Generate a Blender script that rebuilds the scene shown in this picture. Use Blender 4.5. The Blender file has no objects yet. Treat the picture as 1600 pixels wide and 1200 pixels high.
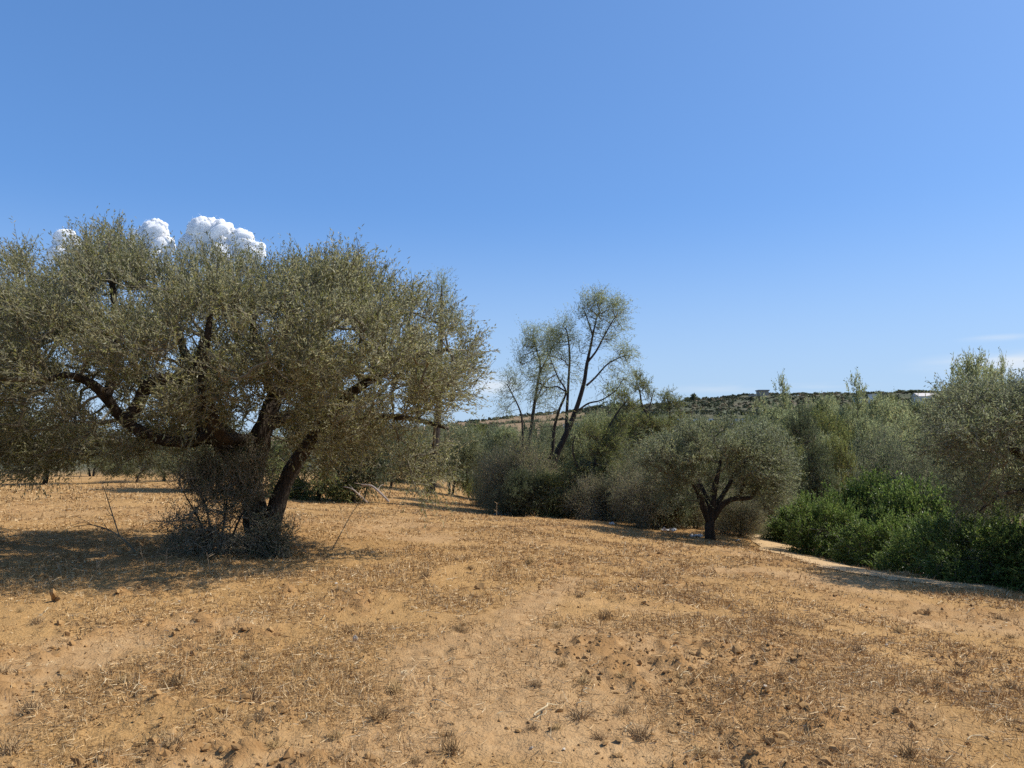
import bpy, math, random
import numpy as np
from mathutils import Vector

# ------------------------------------------------------------------ camera, world, sun, exposure
sc = bpy.context.scene
COL = sc.collection
F = 1230.0                       # focal length in pixels of the 1600-px photograph
EYE = 1.6
PITCH = math.atan(90 / F)

cam_d = bpy.data.cameras.new('camera')
cam_d.sensor_width = 36.0
cam_d.lens = 36.0 * F / 1600.0
cam_d.clip_start = 0.1
cam_d.clip_end = 20000
cam = bpy.data.objects.new('camera', cam_d)
COL.objects.link(cam)
cam.location = (0, 0, EYE)
cam.rotation_euler = (math.pi / 2 + PITCH, 0, 0)
sc.camera = cam

SUN_AZ, SUN_EL = math.radians(80), math.radians(50)
world = bpy.data.worlds.new('World')
sc.world = world
world.use_nodes = True
wt = world.node_tree
wt.nodes.clear()
w_out = wt.nodes.new('ShaderNodeOutputWorld')
w_bg = wt.nodes.new('ShaderNodeBackground')
w_bg.inputs['Strength'].default_value = 0.15
sky = wt.nodes.new('ShaderNodeTexSky')
sky.sky_type = 'NISHITA'
sky.sun_disc = False
sky.sun_elevation = SUN_EL
sky.sun_rotation = SUN_AZ
sky.air_density = 0.7
sky.dust_density = 1.0
sky.ozone_density = 3.0
EXPO = 0.45
w_gam = wt.nodes.new('ShaderNodeGamma'); w_gam.inputs['Gamma'].default_value = 0.6      # camera's softer, more saturated rendering of the sky
w_hsv = wt.nodes.new('ShaderNodeHueSaturation'); w_hsv.inputs['Saturation'].default_value = 1.3
w_k = wt.nodes.new('ShaderNodeMix'); w_k.data_type = 'RGBA'; w_k.blend_type = 'MULTIPLY'; w_k.inputs['Factor'].default_value = 1
w_k.inputs['B'].default_value = (0.188 / 0.15 / 2 ** EXPO, 0.264 / 0.15 / 2 ** EXPO, 0.352 / 0.15 / 2 ** EXPO, 1)
w_tc = wt.nodes.new('ShaderNodeTexCoord')
w_map = wt.nodes.new('ShaderNodeMapping')
w_map.inputs['Scale'].default_value = (3.0, 3.0, 26.0)
w_map.inputs['Location'].default_value = (0.55, 0.3, 0.35)
w_n = wt.nodes.new('ShaderNodeTexNoise')
w_n.inputs['Scale'].default_value = 1.6
w_n.inputs['Detail'].default_value = 7
w_n.inputs['Roughness'].default_value = 0.55
w_r = wt.nodes.new('ShaderNodeMapRange')
w_r.inputs['From Min'].default_value = 0.36
w_r.inputs['From Max'].default_value = 0.62
w_r.inputs['To Max'].default_value = 1.0
w_sep = wt.nodes.new('ShaderNodeSeparateXYZ')
w_el = wt.nodes.new('ShaderNodeMapRange')           # thin cloud only in the lowest ten degrees of sky
w_el.inputs['From Min'].default_value = 0.155
w_el.inputs['From Max'].default_value = 0.10
w_mul = wt.nodes.new('ShaderNodeMath'); w_mul.operation = 'MULTIPLY'
w_mix = wt.nodes.new('ShaderNodeMix'); w_mix.data_type = 'RGBA'
w_mix.inputs['B'].default_value = (0.80 / 0.15 / 2 ** EXPO, 0.86 / 0.15 / 2 ** EXPO, 0.93 / 0.15 / 2 ** EXPO, 1)
L = wt.links.new
L(w_tc.outputs['Generated'], w_map.inputs['Vector'])
L(w_map.outputs[0], w_n.inputs['Vector'])
L(w_n.outputs['Fac'], w_r.inputs['Value'])
L(w_tc.outputs['Generated'], w_sep.inputs[0])
L(w_sep.outputs['Z'], w_el.inputs['Value'])
L(w_r.outputs[0], w_mul.inputs[0]); L(w_el.outputs[0], w_mul.inputs[1])
def sky_dir(u, v):
    q = P0(u, v); return q / np.linalg.norm(q)
def P0(u, v):
    s_ = (600.0 - v) / F; q_ = (u - 800.0) / F
    return np.array([q_, math.cos(PITCH) - s_ * math.sin(PITCH), math.sin(PITCH) + s_ * math.cos(PITCH)])
acc = None
for (cu, cv, ru, rv, amp) in ((1600, 568, 170, 26, 1.0), (1190, 606, 190, 12, 0.75), (770, 600, 60, 30, 0.8), (1560, 528, 60, 7, 0.7)):
    c_ = sky_dir(cu, cv)
    sb = wt.nodes.new('ShaderNodeVectorMath'); sb.operation = 'SUBTRACT'; sb.inputs[1].default_value = c_
    mu = wt.nodes.new('ShaderNodeVectorMath'); mu.operation = 'MULTIPLY'; mu.inputs[1].default_value = (F / ru, F / ru, F / rv)
    le = wt.nodes.new('ShaderNodeVectorMath'); le.operation = 'LENGTH'
    mr = wt.nodes.new('ShaderNodeMapRange'); mr.interpolation_type = 'SMOOTHSTEP'
    mr.inputs['From Min'].default_value = 1.0; mr.inputs['From Max'].default_value = 0.0; mr.inputs['To Max'].default_value = amp
    L(w_tc.outputs['Generated'], sb.inputs[0]); L(sb.outputs[0], mu.inputs[0]); L(mu.outputs[0], le.inputs[0]); L(le.outputs['Value'], mr.inputs['Value'])
    if acc is None: acc = mr.outputs[0]
    else:
        mxx = wt.nodes.new('ShaderNodeMath'); mxx.operation = 'MAXIMUM'; L(acc, mxx.inputs[0]); L(mr.outputs[0], mxx.inputs[1]); acc = mxx.outputs[0]
w_m2 = wt.nodes.new('ShaderNodeMath'); w_m2.operation = 'MULTIPLY'; w_m2.use_clamp = True
L(w_mul.outputs[0], w_m2.inputs[0]); L(acc, w_m2.inputs[1])
L(w_m2.outputs[0], w_mix.inputs['Factor'])
L(sky.outputs[0], w_gam.inputs[0]); L(w_gam.outputs[0], w_hsv.inputs['Color']); L(w_hsv.outputs[0], w_k.inputs['A'])
w_hz = wt.nodes.new('ShaderNodeMix'); w_hz.data_type = 'RGBA'        # pale air towards the horizon
w_hz.inputs['B'].default_value = (0.50 / 0.15 / 2 ** EXPO, 0.66 / 0.15 / 2 ** EXPO, 0.86 / 0.15 / 2 ** EXPO, 1)
w_he = wt.nodes.new('ShaderNodeMapRange'); w_he.inputs['From Min'].default_value = 0.30; w_he.inputs['From Max'].default_value = -0.02
w_he.inputs['To Max'].default_value = 0.85; w_he.interpolation_type = 'SMOOTHSTEP'
L(w_sep.outputs['Z'], w_he.inputs['Value']); L(w_he.outputs[0], w_hz.inputs['Factor']); L(w_k.outputs['Result'], w_hz.inputs['A'])
L(w_hz.outputs['Result'], w_mix.inputs['A'])
L(w_mix.outputs['Result'], w_bg.inputs['Color'])
L(w_bg.outputs[0], w_out.inputs['Surface'])

sun_d = bpy.data.lights.new('sun', 'SUN')
sun_d.energy = 4.6
sun_d.angle = math.radians(0.5)
sun_d.color = (1.0, 0.95, 0.87)
sun = bpy.data.objects.new('sun', sun_d)
COL.objects.link(sun)
SUNV = Vector((math.sin(SUN_AZ) * math.cos(SUN_EL), math.cos(SUN_AZ) * math.cos(SUN_EL), math.sin(SUN_EL)))
sun.rotation_euler = SUNV.to_track_quat('Z', 'Y').to_euler()
sun.location = (30, 20, 60)

sc.view_settings.view_transform = 'Standard'
sc.view_settings.look = 'None'
sc.view_settings.exposure = EXPO
sc.view_settings.gamma = 1.0
sc.view_settings.use_curve_mapping = False
sc.render.engine = 'CYCLES'
sc.cycles.use_denoising = False        # keep the leaf and straw detail; what grain is left suits a compact camera
sc.cycles.max_bounces = 8
sc.cycles.diffuse_bounces = 6
sc.cycles.transparent_max_bounces = 6

rng = np.random.default_rng(7)
random.seed(7)

# ------------------------------------------------------------------ helpers
def P(u, v, d):
    """Point seen at pixel (u, v) of the photograph, at distance d along +Y."""
    s = (600.0 - np.asarray(v, float)) / F
    q = (np.asarray(u, float) - 800.0) / F
    cy, sy = math.cos(PITCH), math.sin(PITCH)
    yy = cy - s * sy
    zz = sy + s * cy
    k = np.asarray(d, float) / yy
    return np.stack([q * k, yy * k, EYE + zz * k], -1)

def norm(a):
    return a / np.maximum(np.linalg.norm(a, axis=-1, keepdims=True), 1e-9)

def smooth(a, b, x):
    t = np.clip((np.asarray(x, float) - a) / (b - a), 0, 1)
    return t * t * (3 - 2 * t)

def hash2(ix, iy, seed):
    h = (ix.astype(np.int64) * 374761393 + iy.astype(np.int64) * 668265263 + seed * 974634777) & 0x7fffffff
    h = ((h ^ (h >> 13)) * 1274126177) & 0x7fffffff
    return ((h ^ (h >> 16)) & 0xffff) / 65535.0

def vnoise(x, y, seed=0):
    ix, iy = np.floor(x), np.floor(y)
    fx, fy = x - ix, y - iy
    fx = fx * fx * (3 - 2 * fx); fy = fy * fy * (3 - 2 * fy)
    a = hash2(ix, iy, seed); b = hash2(ix + 1, iy, seed)
    c = hash2(ix, iy + 1, seed); e = hash2(ix + 1, iy + 1, seed)
    return (a * (1 - fx) + b * fx) * (1 - fy) + (c * (1 - fx) + e * fx) * fy

def fbm(x, y, octv=4, seed=0, gain=0.5):
    s, a, t = 0, 1.0, 0
    for k in range(octv):
        s = s + a * vnoise(x * 2 ** k + 17.3 * k, y * 2 ** k - 9.1 * k, seed + k)
        t += a; a *= gain
    return s / t

def mk(name, V, faces, mat=None, parent=None, tint=None, smooth_sh=False, attrs=None, kind=None, link=True):
    """One mesh object from vertex rows and one or more (n,3)/(n,4) face arrays."""
    if not isinstance(faces, (list, tuple)):
        faces = [faces]
    faces = [np.asarray(f, np.int32) for f in faces if len(f)]
    V = np.asarray(V, np.float32)
    me = bpy.data.meshes.new(name)
    me.vertices.add(len(V))
    me.vertices.foreach_set('co', V.ravel())
    nl = sum(f.size for f in faces); npol = sum(len(f) for f in faces)
    me.loops.add(nl)
    me.loops.foreach_set('vertex_index', np.concatenate([f.ravel() for f in faces]))
    me.polygons.add(npol)
    st, o = [], 0
    for f in faces:
        st.append(o + np.arange(len(f), dtype=np.int32) * f.shape[1]); o += f.size
    me.polygons.foreach_set('loop_start', np.concatenate(st).astype(np.int32))
    me.polygons.foreach_set('use_smooth', np.full(npol, bool(smooth_sh)))
    if tint is not None:
        at = me.attributes.new('tint', 'FLOAT', 'FACE')
        at.data.foreach_set('value', np.asarray(tint, np.float32))
    for k, val in (attrs or {}).items():
        at = me.attributes.new(k, 'FLOAT', 'POINT')
        at.data.foreach_set('value', np.asarray(val, np.float32))
    me.update(calc_edges=True)
    if mat: me.materials.append(mat)
    ob = bpy.data.objects.new(name, me)
    if link: COL.objects.link(ob)
    if parent: ob.parent = parent
    if kind: ob['kind'] = kind
    return ob

def empty(name, loc=(0, 0, 0)):
    o = bpy.data.objects.new(name, None)
    COL.objects.link(o)
    o.location = loc
    o.empty_display_size = 0.2
    return o

def tag(o, label, cat, group=None):
    o['label'] = label; o['category'] = cat
    if group: o['group'] = group
    return o

def copy_thing(root, loc, rz=0, scale=(1, 1, 1), label=None, group=None):
    r = root.copy(); COL.objects.link(r)
    r.location = loc; r.rotation_euler = (0, 0, rz); r.scale = scale
    if label: r['label'] = label
    if group: r['group'] = group
    for ch in list(root.children):
        c = ch.copy(); COL.objects.link(c); c.parent = r
    return r

def frusta(p0, p1, r0, r1, sides=4):
    """Tapered tubes along many edges at once."""
    n = len(p0)
    ax = norm(p1 - p0)
    ref = np.where(np.abs(ax[:, 2:3]) > 0.9, np.array([[1.0, 0, 0]]), np.array([[0, 0, 1.0]]))
    e1 = norm(np.cross(ax, ref)); e2 = np.cross(ax, e1)
    a = np.arange(sides) * 2 * math.pi / sides
    ring = e1[:, None] * np.cos(a)[None, :, None] + e2[:, None] * np.sin(a)[None, :, None]
    V = np.concatenate([p0[:, None] + ring * r0[:, None, None], p1[:, None] + ring * r1[:, None, None]], 1).reshape(-1, 3)
    i = np.arange(sides); j = (i + 1) % sides
    q = np.stack([i, j, j + sides, i + sides], 1)
    Fq = (q[None] + (np.arange(n) * 2 * sides)[:, None, None]).reshape(-1, 4)
    return V, Fq

def catmull(pts, n):
    pts = np.asarray(pts, float)
    q = np.vstack([2 * pts[0] - pts[1], pts, 2 * pts[-1] - pts[-2]])
    m = len(pts) - 1
    t = np.linspace(0, m - 1e-6, n)
    k = t.astype(int); f = (t - k)[:, None]
    a, b, c, e = q[k], q[k + 1], q[k + 2], q[k + 3]
    return 0.5 * (2 * b + (c - a) * f + (2 * a - 5 * b + 4 * c - e) * f ** 2 + (3 * b - a - 3 * c + e) * f ** 3)

def tube(pts, rad, n=24, sides=10, gnarl=0.0, seed=0):
    """Bark tube through control points; gnarl gives flutes and bumps."""
    pts = catmull(pts, n)
    rr = np.interp(np.linspace(0, 1, n), np.linspace(0, 1, len(rad)), rad)
    t = norm(np.gradient(pts, axis=0))
    V = []
    e1 = norm(np.cross(t[0], [0.3, 0.9, 0.1]))
    for i in range(n):
        e1 = norm(e1 - t[i] * np.dot(e1, t[i])); e2 = np.cross(t[i], e1)
        for k in range(sides):
            a = 2 * math.pi * k / sides
            b = 1 + gnarl * (0.6 * math.sin(3 * a + i * 0.25 + seed) + 0.4 * math.sin(5 * a - i * 0.4 + seed * 2)
                             + 0.9 * (hash2(np.array([i + seed * 31]), np.array([k]), 5)[0] - 0.5))
            V.append(pts[i] + (e1 * math.cos(a) + e2 * math.sin(a)) * rr[i] * b)
    Fq = [(i * sides + k, i * sides + (k + 1) % sides, (i + 1) * sides + (k + 1) % sides, (i + 1) * sides + k)
          for i in range(n - 1) for k in range(sides)]
    V += [pts[0], pts[-1]]
    T = [(len(V) - 2, (k + 1) % sides, k) for k in range(sides)] + \
        [(len(V) - 1, (n - 1) * sides + k, (n - 1) * sides + (k + 1) % sides) for k in range(sides)]
    return np.array(V), [np.array(Fq), np.array(T)], pts, rr

def leaf_quads(base, dirs, length, M, ll, lw, droop=0.0, seed=0, splay=0.9, updn=0.6, tbias=1.0):
    """M small folded leaves along each of S shoots."""
    g = np.random.default_rng(seed)
    S = len(base)
    t = (np.linspace(0.08, 1, M)[None] ** tbias + g.normal(0, 0.03, (S, M)))[..., None]
    bend = g.normal(0, 0.12, (S, 1, 3)) + np.array([0, 0, -droop * 0.5])
    pos = base[:, None] + (dirs[:, None] * t + bend * t * t) * length[:, None, None]
    d = norm(dirs[:, None] + splay * norm(g.normal(0, 1, (S, M, 3))) + np.array([0, 0, -droop]))
    n0 = norm(g.normal(0, 1, (S, M, 3)) + np.array([0, 0, updn]))
    side = norm(np.cross(d, n0)); n = np.cross(side, d)
    l = ll * g.uniform(0.65, 1.25, (S, M, 1)); w = lw * g.uniform(0.7, 1.2, (S, M, 1))
    mid = pos + d * l * 0.5 + n * w * 0.18
    V = np.stack([pos, mid + side * w * 0.5, pos + d * l - n * l * 0.08, mid - side * w * 0.5], 2).reshape(-1, 3)
    Q = np.arange(S * M * 4, dtype=np.int32).reshape(-1, 4)
    return V, Q, g.uniform(0, 1, S * M)

def in_poly(x, y, poly):
    poly = np.asarray(poly, float)
    ins = np.zeros(len(x), bool)
    for i in range(len(poly)):
        x1, y1 = poly[i]; x2, y2 = poly[i - 1]
        c = ((y1 > y) != (y2 > y)) & (x < (x2 - x1) * (y - y1) / (y2 - y1 + 1e-12) + x1)
        ins ^= c
    return ins

def edge_dist(x, y, poly):
    poly = np.asarray(poly, float)
    best = np.full(len(x), 1e9)
    for i in range(len(poly)):
        a, b = poly[i - 1], poly[i]
        ab = b - a
        t = np.clip(((x - a[0]) * ab[0] + (y - a[1]) * ab[1]) / (ab @ ab + 1e-9), 0, 1)
        best = np.minimum(best, np.hypot(x - a[0] - t * ab[0], y - a[1] - t * ab[1]))
    return best

# ------------------------------------------------------------------ terrain heights
CTRL = [(-3, -20, .0), (0, 0, 0), (-3, 5, 0), (3, 5, -.05), (0, 8, -.02), (-8, 8, .02), (-3.6, 11.6, 0.0), (-12, 14, .06), (-20, 33, -.1),
        (-13, 33, -.13), (-19.5, 40, -.25), (-30, 20, .1), (-40, 40, -.2), (-40, -20, .1), (-40, 5, .15), (-3, 34, -.6), (-.4, 25, -.74),
        (2.5, 23, -.74), (5, 20, -.87), (7.8, 24, -1.23), (6.9, 17, -1.0), (8, 12.5, -.72), (3, 14, -.42), (5.8, 9, -.50), (4.4, 6, -.26),
        (0, 16, -.22), (10, 10, -1.0), (12, 18, -1.9), (25, 5, -2.0), (25, 20, -3.0), (10, 45, -3.6), (30, 45, -4.4), (-15, 50, -.7),
        (0, 40, -2.0), (30, -20, -.8), (15, 30, -3.0), (4, 33, -1.9), (9.5, 26, -1.7)]
_c = np.array(CTRL, float)
def _k(r2):
    return np.where(r2 > 0, r2 * np.log(r2 + 1e-12), 0)
_n = len(_c)
_A = np.zeros((_n + 3, _n + 3))
_A[:_n, :_n] = _k(((_c[:, None, :2] - _c[None, :, :2]) ** 2).sum(-1)) + np.eye(_n) * 2.0
_A[:_n, _n] = 1; _A[:_n, _n + 1:] = _c[:, :2]
_A[_n:, :_n] = _A[:_n, _n:].T
_W = np.linalg.solve(_A, np.concatenate([_c[:, 2], [0, 0, 0]]))

RIDGE_U = np.array([-2000, 0, 450, 600, 740, 800, 860, 940, 1050, 1100, 1180, 1300, 1450, 1600, 2000, 3500])
RIDGE_V = np.array([690, 688, 684, 676, 660, 653, 648, 641, 634, 628, 619, 619, 617, 612, 625, 670])

def G(x, y):
    x = np.asarray(x, float); y = np.asarray(y, float)
    xs, ys = np.clip(x, -40, 30), np.clip(y, -20, 46)
    z = _W[_n] + _W[_n + 1] * xs + _W[_n + 2] * ys
    for i in range(_n):
        z = z + _W[i] * _k((xs - _c[i, 0]) ** 2 + (ys - _c[i, 1]) ** 2)
    yy = np.maximum(y, 1.0)
    u = 800 + F * np.clip(x / yy, -3, 3)
    ridge = EYE + (690 - np.interp(u, RIDGE_U, RIDGE_V)) / F * 600
    rt = smooth(640, 900, u)
    k0 = -0.7 + rt * -3.7; k1 = -1.0 + rt * -4.5; k2 = -1.5 + rt * -2.5
    k3 = np.minimum(ridge * 0.25 + 0.2, 7.2) * (0.35 + 0.65 * rt); k4 = np.minimum(ridge * 0.42, 12.0)
    def seg(a, b, va, vb):
        return va + (vb - va) * smooth(a, b, yy)
    f = np.where(yy < 100, seg(45, 100, k0, k1), np.where(yy < 170, seg(100, 170, k1, k2),
        np.where(yy < 262, seg(170, 262, k2, k3), np.where(yy < 300, seg(262, 300, k3, k4), seg(300, 600, k4, ridge)))))
    f = np.where(yy > 600, ridge - (ridge - 2) * 0.6 * smooth(600, 1500, yy), f)
    w = smooth(38, 62, y)
    return z * (1 - w) + f * w

def ground_at(u, v):
    """World point of the terrain under pixel (u, v)."""
    d = 3.0
    for _ in range(4000):
        p = P(u, v, d)
        if p[2] <= G(p[0], p[1]): break
        d *= 1.004
    return p
def gp(u, d):
    x = (u - 800.0) / F * d
    return np.array([x, d, float(G(x, d))])

# ------------------------------------------------------------------ materials
def new_mat(name):
    m = bpy.data.materials.new(name); m.use_nodes = True
    nt = m.node_tree; nt.nodes.clear()
    return m, nt
def ramp(nt, stops):
    r = nt.nodes.new('ShaderNodeValToRGB')
    while len(r.color_ramp.elements) < len(stops): r.color_ramp.elements.new(0.5)
    for e, (p, c) in zip(r.color_ramp.elements, stops):
        e.position = p; e.color = (*c, 1)
    return r

def leaf_mat(name, top, under, dry, trans=0.25, rough=0.5, spec=0.35, dry_from=0.88):
    m, nt = new_mat(name); N, K = nt.nodes.new, nt.links.new
    at = N('ShaderNodeAttribute'); at.attribute_name = 'tint'
    d = tuple(c * 0.5 for c in top); b = tuple(min(c * 1.45, 1) for c in top)
    r = ramp(nt, [(0, d), (0.5, top), (dry_from - 0.04, b), (dry_from, dry), (1, tuple(c * 1.15 for c in dry))])
    K(at.outputs['Fac'], r.inputs[0])
    du = tuple(c * 0.5 for c in under)
    ru = ramp(nt, [(0, du), (0.8, under), (1, dry)])
    K(at.outputs['Fac'], ru.inputs[0])
    ge = N('ShaderNodeNewGeometry')
    mx = N('ShaderNodeMix'); mx.data_type = 'RGBA'
    K(ge.outputs['Backfacing'], mx.inputs['Factor']); K(r.outputs[0], mx.inputs['A']); K(ru.outputs[0], mx.inputs['B'])
    p = N('ShaderNodeBsdfPrincipled'); p.inputs['Roughness'].default_value = rough
    p.inputs['Specular IOR Level'].default_value = spec
    K(mx.outputs['Result'], p.inputs['Base Color'])
    t = N('ShaderNodeBsdfTranslucent')
    hs = N('ShaderNodeHueSaturation'); hs.inputs['Saturation'].default_value = 1.05; hs.inputs['Value'].default_value = 1.9
    K(mx.outputs['Result'], hs.inputs['Color']); K(hs.outputs[0], t.inputs['Color'])
    ms = N('ShaderNodeMixShader'); ms.inputs[0].default_value = trans
    K(p.outputs[0], ms.inputs[1]); K(t.outputs[0], ms.inputs[2])
    o = N('ShaderNodeOutputMaterial'); K(ms.outputs[0], o.inputs['Surface'])
    return m

def bark_mat(name, c1, c2, scale=14.0, stretch=0.25, bump=0.6):
    m, nt = new_mat(name); N, K = nt.nodes.new, nt.links.new
    tc = N('ShaderNodeTexCoord'); mp = N('ShaderNodeMapping'); mp.inputs['Scale'].default_value = (1, 1, stretch)
    K(tc.outputs['Object'], mp.inputs[0])
    n = N('ShaderNodeTexNoise'); n.inputs['Scale'].default_value = scale; n.inputs['Detail'].default_value = 6; n.inputs['Roughness'].default_value = 0.65
    K(mp.outputs[0], n.inputs['Vector'])
    v = N('ShaderNodeTexVoronoi'); v.inputs['Scale'].default_value = scale * 1.7; v.feature = 'DISTANCE_TO_EDGE'
    K(mp.outputs[0], v.inputs['Vector'])
    r = ramp(nt, [(0.3, c1), (0.72, c2)]); K(n.outputs['Fac'], r.inputs[0])
    ad = N('ShaderNodeMath'); ad.operation = 'ADD'; K(n.outputs['Fac'], ad.inputs[0]); K(v.outputs[0], ad.inputs[1])
    b = N('ShaderNodeBump'); b.inputs['Strength'].default_value = bump; b.inputs['Distance'].default_value = 0.03
    K(ad.outputs[0], b.inputs['Height'])
    p = N('ShaderNodeBsdfPrincipled'); p.inputs['Roughness'].default_value = 0.9; p.inputs['Specular IOR Level'].default_value = 0.15
    K(r.outputs[0], p.inputs['Base Color']); K(b.outputs[0], p.inputs['Normal'])
    o = N('ShaderNodeOutputMaterial'); K(p.outputs[0], o.inputs['Surface'])
    return m

def plain_mat(name, c, rough=0.8, var=0.15, scale=3.0, tint=False, stops=None, spec=0.2):
    m, nt = new_mat(name); N, K = nt.nodes.new, nt.links.new
    if tint:
        a = N('ShaderNodeAttribute'); a.attribute_name = 'tint'; src = a.outputs['Fac']
    else:
        tc = N('ShaderNodeTexCoord'); n = N('ShaderNodeTexNoise'); n.inputs['Scale'].default_value = scale; n.inputs['Detail'].default_value = 5
        K(tc.outputs['Object'], n.inputs['Vector']); src = n.outputs['Fac']
    r = ramp(nt, stops or [(0.25, tuple(x * (1 - var) for x in c)), (0.75, tuple(min(x * (1 + var), 1) for x in c))])
    K(src, r.inputs[0])
    p = N('ShaderNodeBsdfPrincipled'); p.inputs['Roughness'].default_value = rough; p.inputs['Specular IOR Level'].default_value = spec
    K(r.outputs[0], p.inputs['Base Color'])
    o = N('ShaderNodeOutputMaterial'); K(p.outputs[0], o.inputs['Surface'])
    return m

M_OLIVE = leaf_mat('olive_leaf', (0.152, 0.152, 0.05), (0.33, 0.315, 0.185), (0.24, 0.20, 0.075), trans=0.38, rough=0.46, spec=0.4, dry_from=0.93)
M_OLIVE_FAR = leaf_mat('grey_olive_leaf', (0.125, 0.138, 0.058), (0.22, 0.232, 0.14), (0.20, 0.18, 0.08), dry_from=0.94, trans=0.4, rough=0.5)
M_ACACIA = leaf_mat('acacia_leaf', (0.15, 0.165, 0.05), (0.17, 0.185, 0.07), (0.21, 0.175, 0.06), trans=0.42, rough=0.55)
M_WISP = leaf_mat('wispy_leaf', (0.20, 0.22, 0.105), (0.22, 0.24, 0.13), (0.24, 0.215, 0.10), trans=0.55, rough=0.55)
M_GREEN = leaf_mat('evergreen_shrub_leaf', (0.092, 0.14, 0.03), (0.125, 0.165, 0.055), (0.17, 0.18, 0.05), trans=0.45, rough=0.42, spec=0.4, dry_from=0.93)
M_DARK = leaf_mat('dark_evergreen_leaf', (0.075, 0.092, 0.045), (0.09, 0.105, 0.055), (0.11, 0.10, 0.05), trans=0.4)
M_THICK = leaf_mat('thicket_leaf', (0.14, 0.148, 0.068), (0.17, 0.175, 0.09), (0.22, 0.18, 0.095), trans=0.45, rough=0.7, dry_from=0.6)
M_GREYB = leaf_mat('grey_scrub_leaf', (0.135, 0.152, 0.075), (0.165, 0.182, 0.105), (0.18, 0.16, 0.10), trans=0.45, rough=0.7, dry_from=0.8)
M_BARK = bark_mat('olive_bark', (0.02, 0.015, 0.011), (0.075, 0.058, 0.042), bump=1.0)
M_BARK2 = bark_mat('dark_bark', (0.025, 0.02, 0.016), (0.08, 0.062, 0.048), scale=20)
M_TWIG = plain_mat('twig_bark', (0.17, 0.15, 0.10), 0.9, 0.35, 6)
M_DRYTWIG = plain_mat('dry_twig', (0.26, 0.22, 0.155), 0.9, 0.35, 6)
M_DEAD = plain_mat('bleached_wood', (0.30, 0.24, 0.19), 0.85, 0.3, 8)

# ------------------------------------------------------------------ ground
TRACKS = []      # bare worn lines in the field, as (pixel path, half width in metres)
for path, hw in (([(540, 1260), (690, 1130), (770, 1020), (830, 945), (900, 905)], 0.25),
                 ([(-60, 1120), (60, 1040), (150, 1010), (300, 985)], 0.5),
                 ([(600, 1170), (480, 1190), (300, 1230)], 0.4),
                 ([(640, 800), (700, 786), (745, 776)], 1.3)):
    TRACKS.append((np.array([ground_at(u, v)[:2] for u, v in path]), hw))

PATH = [ground_at(u, v)[:2] for u, v in [(1178, 824), (1200, 842), (1262, 872), (1340, 893), (1440, 908), (1560, 917), (1640, 922)]]
def path_dist(x, y):
    best = np.full(np.shape(x), 1e9)
    for a, c in zip(PATH[:-1], PATH[1:]):
        ab = c - a
        t = np.clip(((x - a[0]) * ab[0] + (y - a[1]) * ab[1]) / (ab @ ab), 0, 1)
        best = np.minimum(best, np.hypot(x - a[0] - t * ab[0], y - a[1] - t * ab[1]))
    return best

def bare_map(x, y):
    b = smooth(0.50, 0.66, fbm(x * 0.42 + 3, y * 0.42, 4, 11)) * 0.9
    for pts, hw in TRACKS:
        best = np.full(np.shape(x), 1e9)
        for a, c in zip(pts[:-1], pts[1:]):
            ab = c - a
            t = np.clip(((x - a[0]) * ab[0] + (y - a[1]) * ab[1]) / (ab @ ab), 0, 1)
            best = np.minimum(best, np.hypot(x - a[0] - t * ab[0], y - a[1] - t * ab[1]))
        wob = best + (fbm(x * 1.7, y * 1.7, 3, 23) - 0.5) * hw * 1.6
        b = np.maximum(b, 0.92 * (1 - smooth(hw * 0.45, hw * 1.6, wob)))
    b = b * (1 - 0.85 * smooth(14, 24, np.hypot(x, y)))
    return np.maximum(b, 1 - smooth(0.3, 0.8, path_dist(x, y)))

def relief(x, y):
    """Small clods, hoof-broken crust and low hummocks of the field."""
    d = np.hypot(x, y)
    near = 1 - smooth(16, 34, d)
    h = (fbm(x * 0.55, y * 0.55, 3, 41) - 0.5) * 0.12
    patch = smooth(0.54, 0.68, fbm(x * 1.3 + 9, y * 1.3, 3, 51))
    cl = fbm(x * 7.5, y * 7.5, 3, 61)
    h = h + near * patch * np.maximum(cl - 0.45, 0) * 0.17
    h = h + near * (fbm(x * 4, y * 4, 3, 71) - 0.5) * 0.035
    h = h + near * (fbm(x * 12, y * 12, 3, 81) - 0.5) * 0.05 * (0.5 + fbm(x * 1.1, y * 1.1, 2, 85))
    return h * (1 - smooth(60, 120, d)) * smooth(0.45, 1.0, path_dist(x, y))

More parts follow.
